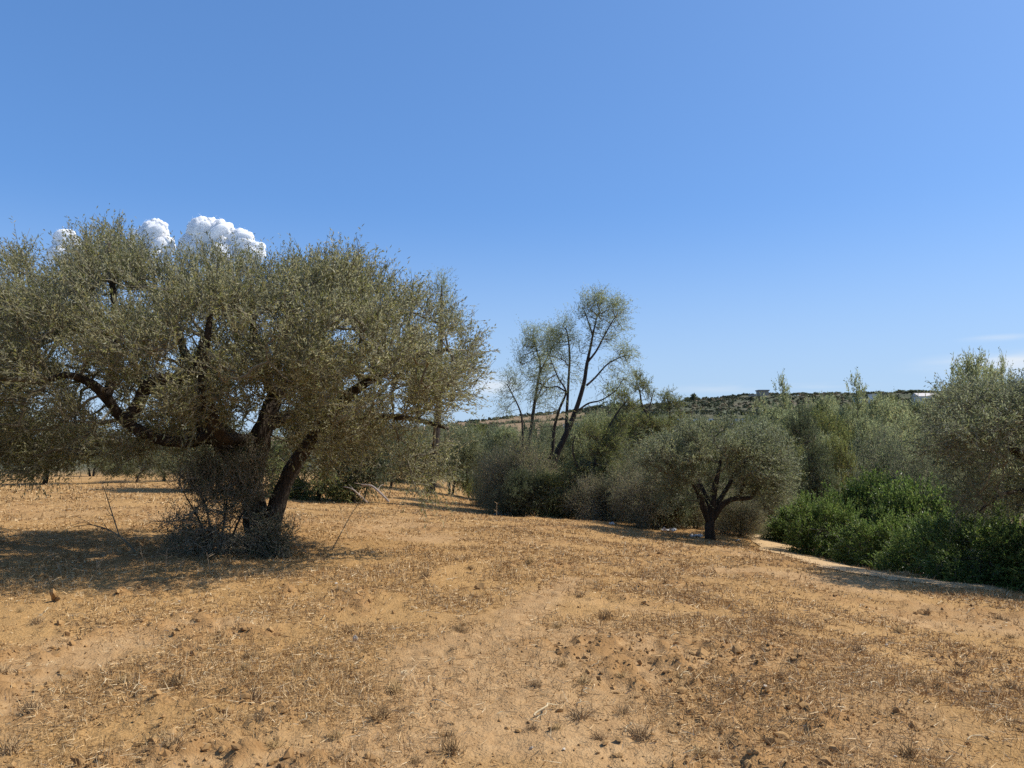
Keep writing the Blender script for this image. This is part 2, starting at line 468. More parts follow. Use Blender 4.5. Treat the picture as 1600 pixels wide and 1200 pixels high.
def ground_mesh():
    front = np.linspace(-44, 44, 470)
    back = np.linspace(44, 316, 40)[1:-1]
    ang = np.radians(np.concatenate([front, back]))
    r1 = np.geomspace(1.6, 34, 330)
    r2 = np.geomspace(34, 2400, 110)[1:]
    R = np.concatenate([[0.05, 0.5, 1.0], r1, r2])
    A, RR = np.meshgrid(ang, R)
    x, y = RR * np.sin(A), RR * np.cos(A)
    z = G(x, y)
    d = np.hypot(x, y)
    zz = z + relief(x, y) * smooth(0.3, 2.0, d)
    zz = zz + (fbm(x * 0.03, y * 0.03, 4, 91) - 0.5) * 3.5 * smooth(230, 420, d)
    V = np.stack([x, y, zz], -1).reshape(-1, 3)
    na, nr = len(ang), len(R)
    i, j = np.meshgrid(np.arange(nr - 1), np.arange(na), indexing='ij')
    j2 = (j + 1) % na
    Q = np.stack([i * na + j, i * na + j2, (i + 1) * na + j2, (i + 1) * na + j], -1).reshape(-1, 4)[:, ::-1]
    bare = bare_map(x, y).ravel()
    far = smooth(42, 75, y).ravel()
    clod = (smooth(0.54, 0.68, fbm(x * 1.3 + 9, y * 1.3, 3, 51)) * smooth(0.42, 0.6, fbm(x * 7.5, y * 7.5, 3, 61))).ravel()
    m, nt = new_mat('dry_field'); N, K = nt.nodes.new, nt.links.new
    tc = N('ShaderNodeTexCoord')
    def noise(s, det=6, ro=0.6):
        n = N('ShaderNodeTexNoise'); n.inputs['Scale'].default_value = s; n.inputs['Detail'].default_value = det; n.inputs['Roughness'].default_value = ro
        K(tc.outputs['Object'], n.inputs['Vector']); return n
    def attr(a):
        q = N('ShaderNodeAttribute'); q.attribute_name = a; return q
    def mix(f, a, b):
        q = N('ShaderNodeMix'); q.data_type = 'RGBA'; K(f, q.inputs['Factor']); K(a, q.inputs['A']); K(b, q.inputs['B']); return q.outputs['Result']
    n1, n2, n3, n4 = noise(1.1), noise(9), noise(55, 4), noise(0.35, 4)
    soil = ramp(nt, [(0.3, (0.32, 0.19, 0.086)), (0.5, (0.39, 0.243, 0.116)), (0.72, (0.44, 0.288, 0.145))]); K(n2.outputs['Fac'], soil.inputs[0])
    straw = ramp(nt, [(0.32, (0.27, 0.158, 0.062)), (0.5, (0.375, 0.222, 0.087)), (0.68, (0.45, 0.28, 0.12))]); K(n3.outputs['Fac'], straw.inputs[0])
    red = ramp(nt, [(0.3, (0.27, 0.15, 0.06)), (0.7, (0.36, 0.21, 0.088))]); K(n2.outputs['Fac'], red.inputs[0])
    tone = ramp(nt, [(0.35, (0.86, 0.83, 0.78)), (0.65, (1.06, 1.05, 1.03))]); K(n4.outputs['Fac'], tone.inputs[0])
    c = mix(attr('bare').outputs['Fac'], straw.outputs[0], soil.outputs[0])
    c = mix(attr('clod').outputs['Fac'], c, red.outputs[0])
    ml = N('ShaderNodeMix'); ml.data_type = 'RGBA'; ml.blend_type = 'MULTIPLY'; ml.inputs['Factor'].default_value = 1
    K(c, ml.inputs['A']); K(tone.outputs[0], ml.inputs['B'])
    nh, nh2 = noise(0.035, 8, 0.7), noise(0.012, 3)
    hill = ramp(nt, [(0.36, (0.05, 0.06, 0.03)), (0.5, (0.08, 0.08, 0.045)), (0.6, (0.11, 0.095, 0.058)), (0.72, (0.15, 0.12, 0.078))]); ochre = ramp(nt, [(0.36, (0.13, 0.10, 0.055)), (0.48, (0.22, 0.15, 0.085)), (0.7, (0.29, 0.20, 0.12))]); K(nh.outputs['Fac'], ochre.inputs[0]); K(nh.outputs['Fac'], hill.inputs[0])
    c = mix(attr('far').outputs['Fac'], ml.outputs['Result'], mix(attr('ochre').outputs['Fac'], hill.outputs[0], ochre.outputs[0]))
    ad = N('ShaderNodeMath'); ad.operation = 'ADD'; K(n2.outputs['Fac'], ad.inputs[0]); K(n3.outputs['Fac'], ad.inputs[1])
    b = N('ShaderNodeBump'); b.inputs['Strength'].default_value = 0.7; b.inputs['Distance'].default_value = 0.035
    K(ad.outputs[0], b.inputs['Height'])
    p = N('ShaderNodeBsdfPrincipled'); p.inputs['Roughness'].default_value = 0.95; p.inputs['Specular IOR Level'].default_value = 0.1
    K(c, p.inputs['Base Color']); K(b.outputs[0], p.inputs['Normal'])
    o = N('ShaderNodeOutputMaterial'); K(p.outputs[0], o.inputs['Surface'])
    return mk('ground', V, Q, m, smooth_sh=True, attrs={'bare': bare, 'ochre': ((1 - smooth(880, 980, 800 + F * x / np.maximum(y, 1))) * smooth(200, 270, y)).ravel(), 'far': far, 'clod': clod}, kind='structure')
ground_mesh()
def GR(x, y):
    return G(x, y) + relief(x, y)

# pale dirt path along the foot of the green shrubs
def strip(name, pix, widths, mat, lift=0.012, n=60):
    c = catmull([ground_at(u, v)[:2] for u, v in pix], n)
    w = np.interp(np.linspace(0, 1, n), np.linspace(0, 1, len(widths)), widths)
    t = norm(np.gradient(c, axis=0)); s = np.stack([-t[:, 1], t[:, 0]], 1)
    rows = []
    for k in np.linspace(-1, 1, 9):
        jit = 1 + 0.25 * np.sin(np.arange(n) * 1.7 + k * 3) * (abs(k) > 0.9)
        q = c + s * (w * k * jit)[:, None]
        rows.append(np.column_stack([q, GR(q[:, 0], q[:, 1]) + lift + 0.012 * (1 - k * k)]))
    V = np.stack(rows, 1).reshape(-1, 3)
    i, j = np.meshgrid(np.arange(n - 1), np.arange(8), indexing='ij')
    Q = np.stack([i * 9 + j, i * 9 + j + 1, i * 9 + j + 10, i * 9 + j + 9], -1).reshape(-1, 4)
    return mk(name, V, Q, mat, smooth_sh=True, kind='structure')
M_PATH = plain_mat('pale_dirt', (0.44, 0.295, 0.15), 0.95, 0.16, 5.0)
strip('dirt_path', [(1178, 824), (1200, 842), (1262, 872), (1340, 893), (1440, 908), (1560, 917), (1640, 922)], [0.4, 0.48, 0.52, 0.48, 0.42, 0.36, 0.32], M_PATH)

# ------------------------------------------------------------------ dry grass, straw and crumbs (uncountable)
def grass():
    g = np.random.default_rng(21)
    n = 640000
    a = np.radians(g.uniform(-40, 40, n)); d = 2.6 * (34 / 2.6) ** (g.uniform(0, 1, n) ** 1.05)
    x, y = d * np.sin(a), d * np.cos(a)
    dens = np.clip(0.10 + 2.4 * (fbm(x * 1.5, y * 1.5, 4, 31) - 0.36), 0.05, 1) * (1 - 0.88 * bare_map(x, y))
    keep = g.uniform(0, 1, n) < dens
    x, y, d = x[keep], y[keep], d[keep]
    n = len(x)
    z = GR(x, y) - 0.004
    tall = fbm(x * 0.6 + 40, y * 0.6, 3, 33)
    lying = g.uniform(0, 1, n) < 0.42
    h = g.uniform(0.02, 0.075, n) * (0.45 + 1.3 * tall) * (1 + d * 0.012)
    L_ = np.where(lying, h * 1.35, h)
    az = g.uniform(0, 2 * math.pi, n)
    el = np.where(lying, g.uniform(0.0, 0.25, n), g.uniform(0.45, 1.5, n))
    w = np.maximum(0.0016, d * 0.00042) * g.uniform(0.7, 1.4, n)
    dirv = np.stack([np.cos(az) * np.cos(el), np.sin(az) * np.cos(el), np.sin(el)], -1)
    b = np.stack([x, y, z + np.where(lying, 0.012, 0)], -1)
    sd = norm(np.cross(dirv, norm(g.normal(0, 1, (n, 3)))))
    V = np.stack([b - sd * w[:, None], b + sd * w[:, None], b + dirv * L_[:, None] + sd * w[:, None] * 0.2], 1).reshape(-1, 3)
    T = np.arange(n * 3, dtype=np.int32).reshape(-1, 3)
    m = plain_mat('dry_grass', None, 0.7, tint=True, spec=0.3,
                  stops=[(0, (0.20, 0.12, 0.05)), (0.25, (0.34, 0.205, 0.078)), (0.6, (0.44, 0.265, 0.105)), (0.85, (0.53, 0.36, 0.17)), (1, (0.62, 0.49, 0.30))])
    mk('dry_grass', V, T, m, tint=g.uniform(0, 1, n), kind='stuff')
grass()

def ico():
    t = (1 + 5 ** .5) / 2
    V = np.array([(-1, t, 0), (1, t, 0), (-1, -t, 0), (1, -t, 0), (0, -1, t), (0, 1, t), (0, -1, -t), (0, 1, -t), (t, 0, -1), (t, 0, 1), (-t, 0, -1), (-t, 0, 1)], float)
    Ff = np.array([(0, 11, 5), (0, 5, 1), (0, 1, 7), (0, 7, 10), (0, 10, 11), (1, 5, 9), (5, 11, 4), (11, 10, 2), (10, 7, 6), (7, 1, 8), (3, 9, 4), (3, 4, 2), (3, 2, 6), (3, 6, 8), (3, 8, 9), (4, 9, 5), (2, 4, 11), (6, 2, 10), (8, 6, 7), (9, 8, 1)])
    return norm(V), Ff
_ICO = {}
def ico_sub(k):
    if k not in _ICO: _ICO[k] = _ico_sub(k)
    return _ICO[k][0].copy(), _ICO[k][1].copy()
def _ico_sub(k):
    V, Ff = ico()
    for _ in range(k):
        mid = {}; V = list(map(np.array, V)); nf = []
        def m(a, b):
            key = (min(a, b), max(a, b))
            if key not in mid:
                q = V[a] + V[b]; V.append(q / np.linalg.norm(q)); mid[key] = len(V) - 1
            return mid[key]
        for a, b, c in Ff:
            ab, bc, ca = m(a, b), m(b, c), m(c, a)
            nf += [(a, ab, ca), (b, bc, ab), (c, ca, bc), (ab, bc, ca)]
        Ff = np.array(nf)
    return np.array(V), Ff

M_CLOD = plain_mat('clod_earth', None, 0.95, spec=0.1, scale=9, stops=[(0.3, (0.22, 0.122, 0.05)), (0.55, (0.33, 0.195, 0.08)), (0.75, (0.41, 0.255, 0.11))])
def crumbs():
    g = np.random.default_rng(22)
    n = 27000
    a = np.radians(g.uniform(-40, 40, n)); d = 2.8 * (24 / 2.8) ** g.uniform(0, 1, n)
    x, y = d * np.sin(a), d * np.cos(a)
    patch = smooth(0.48, 0.68, fbm(x * 1.3 + 9, y * 1.3, 3, 51))
    keep = g.uniform(0, 1, n) < 0.22 + 0.78 * patch
    x, y, d, patch = x[keep], y[keep], d[keep], patch[keep]
    n = len(x)
    iv, jf = ico()
    s = np.minimum(g.pareto(2.6, n) * 0.006 + 0.005, 0.028) * (0.75 + 0.5 * patch)
    sc3 = s[:, None] * g.uniform(0.6, 1.2, (n, 3)) * np.array([1, 1, 0.8])
    V = iv[None] * (1 + g.normal(0, 0.3, (n, 12, 1))) * sc3[:, None]
    V = V + np.stack([x, y, GR(x, y) + s * 0.25], -1)[:, None]
    T = (jf[None] + (np.arange(n) * 12)[:, None, None]).reshape(-1, 3)
    mk('soil_crumbs', V.reshape(-1, 3), T, M_CLOD, kind='stuff')
crumbs()

# ------------------------------------------------------------------ tree growing
def grow(nodes, rad, targets, bf=0.3):
    """Attach targets one by one to the nearest node, favouring short ways to the trunk."""
    nodes = np.asarray(nodes, float)
    n0 = len(nodes)
    order = np.argsort(((targets[:, None] - nodes[None]) ** 2).sum(-1).min(1))
    T = targets[order]
    allp = np.vstack([nodes, T])
    path = np.zeros(len(allp)); par = np.full(len(allp), -1)
    path[:n0] = np.linspace(0, 0.6, n0)
    m = n0
    for k in range(len(T)):
        d = np.sqrt(((allp[:m] - T[k]) ** 2).sum(1))
        j = int(np.argmin(d + bf * path[:m]))
        par[m] = j; path[m] = path[j] + d[j]; m += 1
    return allp, par, n0

def make_tree(root, limbs, targets, centre, mat_bark, mat_leaf, K=6, M=14, L=0.35, ll=0.055, lw=0.014, droop=0.0, up=0.5, out=0.5,
              rnd=0.6, bf=0.3, twig_r=0.006, stems=True, seed=1, gnarl=0.12, splay=0.9, names=('trunk', 'limb'), max_r=0.06, tw_mat=None, sides=10, updn=0.6, tbias=1.0, foliage=True):
    """limbs: list of (points, radii) in the root's space; targets: (n,3) twig ends."""
    g = np.random.default_rng(seed)
    nodes, rads = [], []
    for i, (pts, rad) in enumerate(limbs):
        ln = np.linalg.norm(np.diff(np.asarray(pts, float), axis=0), axis=1).sum()
        V, Fs, pp, rr = tube(pts, rad, n=max(8, int(ln / 0.09)) if sides > 6 else max(6, int(ln / 0.4)), sides=sides + (4 if i == 0 and sides > 6 else 0), gnarl=gnarl, seed=seed + i)
        mk(names[0] if i == 0 else names[1], V, Fs, mat_bark, root, smooth_sh=True)
        st = max(1, len(pp) // max(3, int(ln / 0.25)))
        k0 = int(len(pp) * (0.45 if i == 0 else 0.15))
        nodes += list(pp[k0::st]); rads += list(rr[k0::st])
    allp, par, n0 = grow(nodes, rads, targets, bf)
    cnt = np.zeros(len(allp)); ex = 2.3
    cnt[n0:] += twig_r ** ex
    for m in range(len(allp) - 1, n0 - 1, -1):
        cnt[par[m]] += cnt[m]
    r = np.minimum(np.maximum(cnt, 1e-12) ** (1 / ex), max_r)
    ch = np.arange(n0, len(allp)); pa = par[n0:]
    p0, p1 = allp[pa], allp[ch]
    ra, rb = np.minimum(r[pa], r[ch] * 1.5), r[ch]
    q1 = p0 + (p1 - p0) * 0.33 + g.normal(0, 0.05, p0.shape) * np.linalg.norm(p1 - p0, axis=1, keepdims=True)
    q2 = p0 + (p1 - p0) * 0.67 + g.normal(0, 0.06, p0.shape) * np.linalg.norm(p1 - p0, axis=1, keepdims=True)
    a_ = np.vstack([p0, q1, q2]); b_ = np.vstack([q1, q2, p1])
    Va, Qa = frusta(a_, b_, np.concatenate([ra, ra * .67 + rb * .33, ra * .33 + rb * .67]), np.concatenate([ra * .67 + rb * .33, ra * .33 + rb * .67, rb]), 5 if sides > 6 else 4)
    # leafy shoots
    tg = allp[n0:]
    outw = norm(tg - centre)
    S = len(tg) * K
    base = np.repeat(tg, K, 0) + g.normal(0, L * 0.18, (S, 3))
    o = np.repeat(outw, K, 0)
    dirs = norm(o * out + np.array([0, 0, up]) * np.clip(0.35 + o[:, 2:3] * 0.9, 0.05, 1.2) + rnd * norm(g.normal(0, 1, (S, 3))))
    ln = L * g.uniform(0.55, 1.35, S)
    parts_V, parts_Q = [Va], [Qa]
    if stems:
        e = base + dirs * ln[:, None] * 0.92
        Vs, Qs = frusta(base, e, np.full(S, twig_r * 0.75), np.full(S, twig_r * 0.3), 3)
        parts_Q.append(Qs + len(Va)); parts_V.append(Vs)
    mk('twigs', np.vstack(parts_V), np.vstack(parts_Q), tw_mat or M_TWIG, root, kind='stuff')
    if foliage:
        V, Q, t = leaf_quads(base, dirs, ln, M, ll, lw, droop, seed + 5, splay, updn, tbias)
        mk('foliage', V, Q, mat_leaf, root, tint=t, kind='stuff')
    return root

def sil_targets(poly, d, half, n, seed=1, holes=(), shell=0.75, dmax=None, clump=0.0, fringe=0.0):
    """Twig ends inside a crown whose outline is known in the photograph and whose depth bulges to +-half."""
    g = np.random.default_rng(seed)
    poly = np.array(poly, float)
    lo, hi = poly.min(0), poly.max(0)
    us, vs = [], []
    while sum(map(len, us)) < n * 2:
        u = g.uniform(lo[0], hi[0], 4 * n); v = g.uniform(lo[1], hi[1], 4 * n)
        k = in_poly(u, v, poly)
        for h in holes: k &= ~in_poly(u, v, h)
        if clump:
            k &= fbm(u / clump, v / clump, 2, seed) > 0.40
        us.append(u[k]); vs.append(v[k])
    u, v = np.concatenate(us)[:n], np.concatenate(vs)[:n]
    e = edge_dist(u, v, poly)
    if fringe:                                   # thin the last hand's breadth of the crown so single shoots show
        k = g.uniform(0, 1, len(u)) < 0.35 + 0.65 * smooth(0, fringe, e)
        u, v, e = u[k], v[k], e[k]
    dm = dmax or e.max()
    hd = half * np.sqrt(np.clip(1 - (1 - np.minimum(e / dm, 1)) ** 2, 0.02, 1))
    t = g.uniform(0, 1, len(u)) ** shell * g.choice([-1, 1], len(u))
    return P(u, v, d + hd * t)

def px_limbs(rows, d):
    """rows: list of ([(u, v, depth offset), ...], [radius px, ...]) -> metre limbs."""
    return [(np.array([P(u, v, d + o) for u, v, o in pts]), [r * d / F for r in rad]) for pts, rad in rows]

def local(limbs, targets, base):
    return [(p - base, r) for p, r in limbs], targets - base

# ------------------------------------------------------------------ the big olive on the left
D1 = 11.6
base1 = gp(415, D1)
big = empty('olive_tree', base1)
tag(big, 'large spreading old olive tree with gnarled dark trunk, nearest tree on the left', 'tree')
limbs1 = px_limbs([
    ([(408, 880, 0), (406, 845, 0), (398, 790, 0), (392, 745, 0), (402, 700, 0), (414, 660, 0), (428, 622, 0.1), (446, 590, 0.2), (462, 545, .3), (470, 500, .3)], [31, 21, 17, 18, 18, 14, 12, 9, 6, 4]),
    ([(412, 860, -.1), (428, 810, -.1), (444, 760, -.1), (462, 722, -.2), (492, 680, -.3), (524, 640, -.5), (570, 600, -.8), (640, 562, -1.0), (700, 545, -1.1)], [18, 13.5, 12, 11, 10, 8, 6.5, 4.5, 3]),
    ([(394, 745, 0), (372, 725, -.1), (348, 700, -.3), (330, 682, -.4), (300, 690, -.5), (262, 690, -.7), (222, 676, -.9), (190, 655, -1.0), (168, 622, -1.2), (140, 597, -1.3), (102, 586, -1.5), (60, 600, -1.6)], [15, 13, 11, 9.5, 8.5, 8, 8, 7.5, 7, 6, 4.5, 3]),
    ([(334, 684, -.4), (318, 655, -.2), (308, 620, .1), (300, 580, .4), (282, 530, .7), (270, 480, .9)], [14, 13, 11, 8, 6, 3]),
    ([(196, 660, -1.0), (214, 635, -1.0), (228, 606, -1.0), (250, 592, -1.0), (282, 592, -1.1), (306, 570, -1.2), (318, 520, -1.2)], [9, 9, 9, 8, 7, 5, 3]),
    ([(400, 690, 0), (370, 686, -.5), (350, 684, -1.0), (330, 650, -1.5), (318, 600, -1.8), (322, 540, -2.0), (330, 480, -2.0)], [10, 9, 9, 9, 7, 5, 3]),
    ([(410, 670, 0), (440, 655, .6), (490, 640, 1.2), (550, 610, 1.7), (610, 560, 1.9), (650, 510, 2.0)], [12, 10, 9, 7, 5, 3]),
    ([(394, 715, 0), (360, 680, .7), (310, 650, 1.3), (240, 610, 1.8), (170, 560, 2.0), (110, 500, 2.0)], [12, 11, 10, 8, 6, 3]),
    ([(430, 620, .1), (410, 575, -.4), (398, 530, -.9), (392, 470, -1.2)], [9, 8, 6, 3]),
    ([(168, 622, -1.2), (176, 580, -1.1), (182, 520, -1.1), (176, 450, -1.0), (170, 380, -.9)], [6, 6, 5, 4, 2]),
    ([(500, 672, -.3), (540, 655, -.2), (590, 650, 0), (650, 655, .1), (700, 670, 0)], [8, 7, 5, 4, 2]),
], D1)
crown1 = [(-90, 500), (-40, 430), (10, 398), (34, 400), (50, 425), (100, 424), (132, 385), (150, 372), (185, 372), (205, 402), (255, 424), (300, 414), (330, 414), (385, 410), (425, 430), (482, 416),
          (525, 420), (553, 402), (578, 424), (592, 450), (640, 468), (690, 490), (724, 516), (740, 548), (748, 590), (736, 615), (708, 632), (688, 655), (655, 662), (636, 690), (605, 688), (575, 700), (545, 698), (510, 712),
          (480, 715), (452, 690), (440, 655), (385, 655), (345, 690), (290, 712), (245, 712), (200, 716), (150, 712), (90, 704), (40, 716), (0, 728), (-60, 720), (-130, 640)]
holes1 = [[(132, 590), (165, 585), (185, 605), (178, 640), (150, 655), (120, 640)], [(205, 600), (235, 615), (262, 600), (275, 625), (240, 640), (205, 640)],
          [(0, 605), (18, 605), (18, 632), (0, 640)], [(543, 634), (560, 634), (560, 662), (543, 662)], [(165, 640), (200, 665), (180, 690), (140, 680)], [(60, 500), (85, 505), (75, 530), (55, 525)]]
t1 = np.vstack([sil_targets(crown1, D1 + 0.5, 1.9, 380, 33, holes1, 1.0, 150),
                sil_targets([(425, 640), (470, 600), (560, 620), (590, 690), (540, 725), (480, 730), (440, 690)], D1 + 1.6, .8, 90, 34),
                sil_targets(crown1, D1, 3.0, 2150, 3, holes1, 0.7, 150, clump=34.0, fringe=46.0),
                sil_targets([(600, 700), (672, 690), (700, 720), (690, 745), (655, 776), (636, 778), (618, 750)], D1, 0.6, 22, 4),
                sil_targets([(0, 690), (120, 690), (140, 712), (60, 738), (0, 745)], D1, 1.4, 60, 5)])
def proj(p):
    cy, sy = math.cos(PITCH), math.sin(PITCH)
    z = p[:, 1] * cy + (p[:, 2] - EYE) * sy; w = -p[:, 1] * sy + (p[:, 2] - EYE) * cy
    return 800 + F * p[:, 0] / z, 600 - F * w / z
pu, pv = proj(t1); keep = np.ones(len(t1), bool); gk = np.random.default_rng(4)
for i_, rad_ in ((0, 20), (1, 14), (2, 26), (4, 16)):
    cu, cv = proj(catmull(limbs1[i_][0], 60))
    if i_ < 2: cu, cv = cu[cv > 620], cv[cv > 620]
    near = (np.hypot(pu[:, None] - cu[None], pv[:, None] - cv[None]).min(1) < rad_) & (t1[:, 1] < D1 - 0.3) & (gk.uniform(0, 1, len(t1)) < .85)
    keep &= ~near
t1 = t1[keep]
l1, t1 = local(limbs1, t1, base1)
make_tree(big, l1, t1, np.array([-0.3, 0, 1.9]), M_BARK, M_OLIVE, K=8, M=16, L=0.40, ll=0.062, lw=0.0165, droop=0.05, up=0.8, out=0.4, rnd=0.65, seed=3, gnarl=0.16, max_r=0.03)

# ------------------------------------------------------------------ second olive, by the path
D2 = 20.0
base2 = gp(1110, D2)
ol2 = empty('olive_tree', base2)
tag(ol2, 'small olive tree with short dark trunk beside the dry thicket, left of the pale path', 'tree')
limbs2 = px_limbs([
    ([(1110, 850, 0), (1109, 830, 0), (1110, 812, 0), (1113, 790, 0), (1116, 765, .1), (1122, 740, .2), (1128, 705, .3)], [9.4, 7.4, 7, 6.2, 4.7, 3.1, 1.6]),
    ([(1108, 815, 0), (1098, 790, -.1), (1092, 768, -.2), (1080, 752, -.4), (1060, 745, -.6), (1030, 735, -.7)], [5.5, 5.1, 4.7, 3.9, 3.1, 1.6]),
    ([(1114, 810, 0), (1128, 790, -.1), (1145, 780, -.2), (1172, 778, -.3), (1180, 765, -.3), (1195, 745, -.4), (1215, 735, -.4)], [5.5, 4.7, 3.9, 3.1, 3.1, 2.3, 1.6]),
    ([(1113, 800, 0), (1125, 780, .3), (1140, 755, .6), (1155, 720, .9), (1160, 690, 1.0)], [3.9, 3.9, 3.1, 2.3, 1.6]),
    ([(1112, 800, 0), (1100, 770, .4), (1080, 730, .8), (1060, 695, 1.0)], [3.9, 3.9, 3.1, 1.6]),
    ([(1148, 780, -.2), (1158, 768, -.4), (1162, 750, -.5), (1164, 720, -.5)], [2.3, 2.3, 2.3, 1.6]),
], D2)
crown2 = [(1012, 740), (1004, 715), (1022, 690), (1050, 682), (1075, 662), (1110, 670), (1140, 660), (1165, 676), (1195, 672), (1222, 692), (1234, 712), (1246, 740), (1234, 772), (1212, 780), (1190, 776), (1172, 768), (1150, 776), (1130, 764), (1098, 764), (1085, 785), (1062, 778), (1046, 790), (1026, 778)]
t2 = sil_targets(crown2, D2, 1.8, 900, 8, [[(1085, 742), (1110, 742), (1108, 760), (1090, 762)]], 0.7, 60, clump=22.0, fringe=20.0)
l2, t2 = local(limbs2, t2, base2)
make_tree(ol2, l2, t2, np.array([0, 0, 1.5]), M_BARK, M_OLIVE_FAR, K=6, M=13, L=0.34, ll=0.075, lw=0.022, droop=0.05, up=0.6, out=0.5, rnd=0.65, seed=11, gnarl=0.14, max_r=0.025, stems=True)

# ------------------------------------------------------------------ olive at the right edge
D3 = 13.4
base3 = gp(1700, D3)
ol3 = empty('olive_tree', base3)
tag(ol3, 'big drooping brownish olive tree leaning in over the green shrubs at the right edge', 'tree')
limbs3 = px_limbs([
    ([(1700, 930, 0), (1700, 880, 0), (1695, 830, 0), (1690, 780, 0), (1680, 720, .1), (1670, 660, .2)], [24, 21, 19, 17, 12, 7]),
    ([(1692, 790, 0), (1650, 740, -.2), (1600, 710, -.4), (1560, 692, -.5), (1520, 680, -.6), (1480, 690, -.7)], [13, 11, 9, 7, 5, 2]),
    ([(1694, 820, 0), (1640, 785, -.5), (1600, 768, -.8), (1570, 772, -1.0), (1545, 786, -1.1), (1530, 800, -1.2)], [9, 6, 4, 3, 2, 1]),
    ([(1690, 760, 0), (1640, 700, .6), (1580, 640, 1.1), (1530, 600, 1.4)], [11, 9, 6, 3]),
    ([(1694, 790, 0), (1740, 720, 0), (1790, 660, .2), (1830, 620, .2)], [11, 9, 6, 3]),
    ([(1690, 780, 0), (1670, 720, -1.0), (1640, 660, -1.6), (1610, 620, -1.8)], [10, 8, 6, 3]),
], D3)
crown3 = [(1436, 690), (1444, 660), (1462, 635), (1484, 615), (1520, 605), (1560, 612), (1610, 598), (1680, 580), (1760, 595), (1840, 640), (1890, 710), (1880, 770), (1800, 800), (1700, 800), (1600, 796), (1560, 800), (1530, 822), (1505, 800), (1490, 770), (1470, 745), (1445, 722)]
t3 = sil_targets(crown3, D3, 2.0, 1100, 14, [[(1555, 745), (1580, 740), (1582, 765), (1560, 768)]], 0.7, 100, clump=30.0, fringe=32.0)
l3, t3 = local(limbs3, t3, base3)
make_tree(ol3, l3, t3, np.array([0, 0, 2.0]), M_BARK, M_OLIVE_FAR, K=7, M=14, L=0.36, ll=0.064, lw=0.018, droop=0.12, up=0.5, out=0.5, rnd=0.65, seed=17, gnarl=0.14, max_r=0.028)

# ------------------------------------------------------------------ tall leaning tree in the middle and its neighbours
def clump_targets(rows, d, seed):
    """rows: (u, v, ru, rv, n, depth offset) ellipses of foliage in the photograph."""
    g = np.random.default_rng(seed); out = []
    for u, v, ru, rv, n, o in rows:
        q = norm(g.normal(0, 1, (n, 3))) * g.uniform(0, 1, (n, 1)) ** (1 / 2.6)
        out.append(P(u + q[:, 0] * ru, v + q[:, 1] * rv, d + o + q[:, 2] * ru * d / F))
    return np.vstack(out)

D4 = 27.0
base4 = gp(785, D4)
tall = empty('tall_tree', base4)
tag(tall, 'tall sparse feathery tree with leaning forked dark trunk against the sky, mid picture', 'tree')
limbs4 = px_limbs([
    ([(786, 822, 0), (800, 800, 0), (830, 768, 0), (858, 738, 0), (872, 705, 0), (886, 675, 0), (900, 640, 0), (912, 600, 0), (917, 570, 0), (922, 545, .1), (928, 515, .1), (934, 490, .1)], [6.1, 5.8, 5.4, 5.1, 4.8, 4.4, 3.7, 3.1, 2.7, 2, 1.4, 0.68]),
    ([(884, 680, 0), (886, 640, .2), (888, 600, .3), (890, 560, .4), (888, 530, .4), (884, 512, .4)], [2.7, 2.4, 2, 1.7, 1.2, 0.68]),
    ([(830, 770, 0), (846, 735, -.3), (862, 708, -.5), (866, 670, -.6), (874, 640, -.7), (884, 612, -.8), (872, 590, -.9), (860, 560, -1)], [3.1, 3.1, 2.7, 2.4, 2, 1.5, 1, 0.68]),
    ([(917, 602, 0), (930, 590, .3), (948, 570, .5), (965, 560, .6), (980, 555, .6)], [1.8, 1.5, 1.2, 0.88, 0.54]),
    ([(919, 565, 0), (932, 548, -.2), (944, 525, -.3), (955, 505, -.4), (965, 490, -.4)], [1.8, 1.5, 1.2, 0.82, 0.54]),
    ([(905, 640, 0), (920, 630, .2), (940, 625, .4), (962, 610, .5), (975, 590, .5)], [1.6, 1.4, 1.1, 0.82, 0.54]),
    ([(884, 612, -.8), (870, 604, -.9), (856, 606, -1), (842, 598, -1)], [1.4, 1.1, 0.88, 0.54]),
    ([(926, 525, .1), (920, 505, .2), (914, 488, .3), (910, 480, .3)], [1.4, 1.1, 0.82, 0.48]),
], D4)
